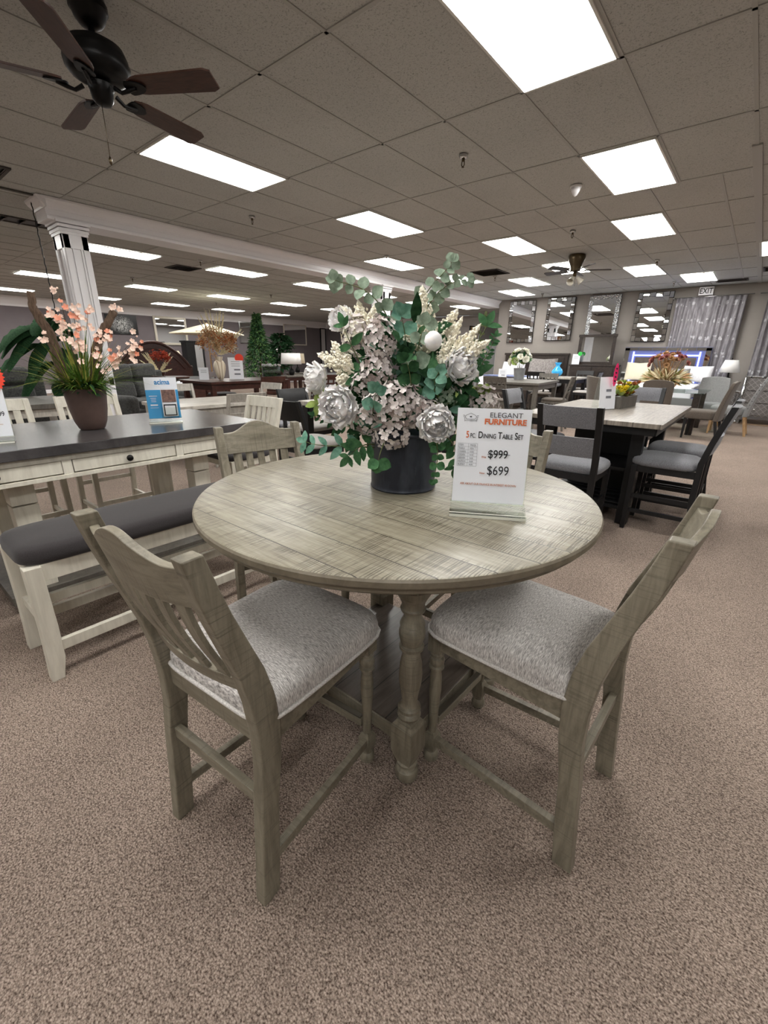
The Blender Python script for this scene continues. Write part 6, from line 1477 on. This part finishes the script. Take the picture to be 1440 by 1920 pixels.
t = thing('console_cabinet', 'dark cabinet under the half hidden white lamp', 'cabinet', (-13.4, 10.08, 0)); m = MB(); m.box((0, 0, 0.54), (0.4, 0.4, 1.08)); m.build('body', 'mahogany', t); m = MB(); m.box((0, 0, 1.09), (0.44, 0.44, 0.02)); m.build('top', 'mahogany', t)
sofa('long pale grey sofa in front of the far left wall corner', -14.0, 13.2, radians(-60), 2.6, 'velvet_grey', 0.98, 3)
# banana plant behind the blossoms
bp_ = thing('banana_plant', 'tall broad-leaved artificial banana plant on a leaning tan stake at the left edge', 'plant', (-8.4, 2.25, 0)); rd = random.Random(6)
m = MB(); m.tube([(0, 0.05, 0.25), (0.0, 0.02, 0.9), (0.02, -0.09, 1.68)], 0.022, 10); m.build('stake', 'honey_wood', bp_, True)
m = MB(); m.lathe([(0.15, 0), (0.19, 0.30), (0.20, 0.32)], n=24); m.build('pot', 'pot_brown', bp_, True)
def bigleaf(m, p, d, L, W, droop, mi):
    d = Vector(d).normalized(); side = d.cross(Vector((0, 0, 1))); side = side.normalized() if side.length > .1 else Vector((0, 1, 0)); rows = []
    for j in range(13):
        t_ = j/12; c_ = Vector(p)+d*L*t_+Vector((0, 0, -1))*droop*L*t_*t_; w_ = W/2*sin(min(1, t_*1.15+0.08)*pi)**0.6 if t_ < 0.86 else W/2*sin(min(1, 0.86*1.15+0.08)*pi)**0.6*(1-t_)/0.14*1.0
        w_ = max(0.004, W/2*(sin(pi*min(0.98, 0.05+t_*0.93)))**0.7); up_ = Vector((0, 0, 1)); rows.append([m.bm.verts.new(c_-side*w_-up_*w_*0.35), m.bm.verts.new(c_-side*w_*.5+up_*w_*.12+up_*0.01*(-1)**j), m.bm.verts.new(c_), m.bm.verts.new(c_+side*w_*.5+up_*w_*.12+up_*0.01*(-1)**j), m.bm.verts.new(c_+side*w_-up_*w_*0.35)])
    for a, b in zip(rows, rows[1:]):
        for j in range(4): m.face([a[j], a[j+1], b[j+1], b[j]], mi)
for (p, d, L, W, dr) in (((0, -.05, 1.55), (.2, -1, .9), .85, .30, 1.0), ((0, 0, 1.6), (.5, -.5, 1.2), .75, .28, .9), ((0, 0, 1.6), (.3, .5, 1.5), .75, .28, .7), ((0, 0, 1.5), (.6, .8, .9), .8, .30, 1.0), ((0, 0, 1.3), (.6, .2, .6), .7, .28, 1.2),
                         ((0, 0, 1.25), (.3, 1, .4), .75, .28, 1.1), ((0, 0, 1.2), (.4, -.9, .3), .7, .28, 1.1), ((0, 0, 1.7), (-.5, 0, 1.1), .7, .28, 1.0), ((0, 0, 1.6), (-.3, .9, 1), .8, .28, .9), ((0, 0, .95), (.6, .6, .3), .6, .26, 1.0), ((0, 0, .9), (.7, -.2, .4), .6, .26, 1.1), ((0, -.1, 1.7), (.3, -1, .3), .75, .24, .9), ((0, -.1, 1.65), (.5, -.8, -.1), .7, .22, .7), ((0, 0, 1.5), (.6, -.6, .1), .7, .22, .9), ((0, 0, 1.75), (.2, .3, 1.2), .55, .24, .8), ((0, 0, 1.4), (.7, .5, .2), .7, .24, .9), ((0, -.1, 1.5), (.2, -1, -.2), .8, .22, .5), ((0, 0, 1.15), (.5, .9, 0), .7, .24, .8)):
    m = MB(); bigleaf(m, p, d, L, W, dr, 0); m.tube([(0, 0, p[2]-.25), p], 0.012, 6, mi=1); m.build('leaf', ['leaf_dark', 'stem_green'], bp_, True)
# beyond the beam, through the opening
framed('wall_picture', 'small framed picture on the white wall beyond the opening', 17.2, 17.62, 2.18, 2.58, 'black_metal', 'picture', 'dry_tan', 0.04, x=-9.58)
t = thing('headboard', 'grey tufted headboard leaning in the area beyond the opening', 'headboard', (-8.4, 17.0, 0)); m = MB(); m.box((0, 0, 1.03), (0.75, 0.12, 2.06)); m.build('panel', 'sofa_dark', t, bevel=0.04, seg=3); m = MB(); m.box((0, -0.07, 1.2), (0.6, 0.04, 1.2)); m.build('padding', 'velvet_grey', t, bevel=0.02)
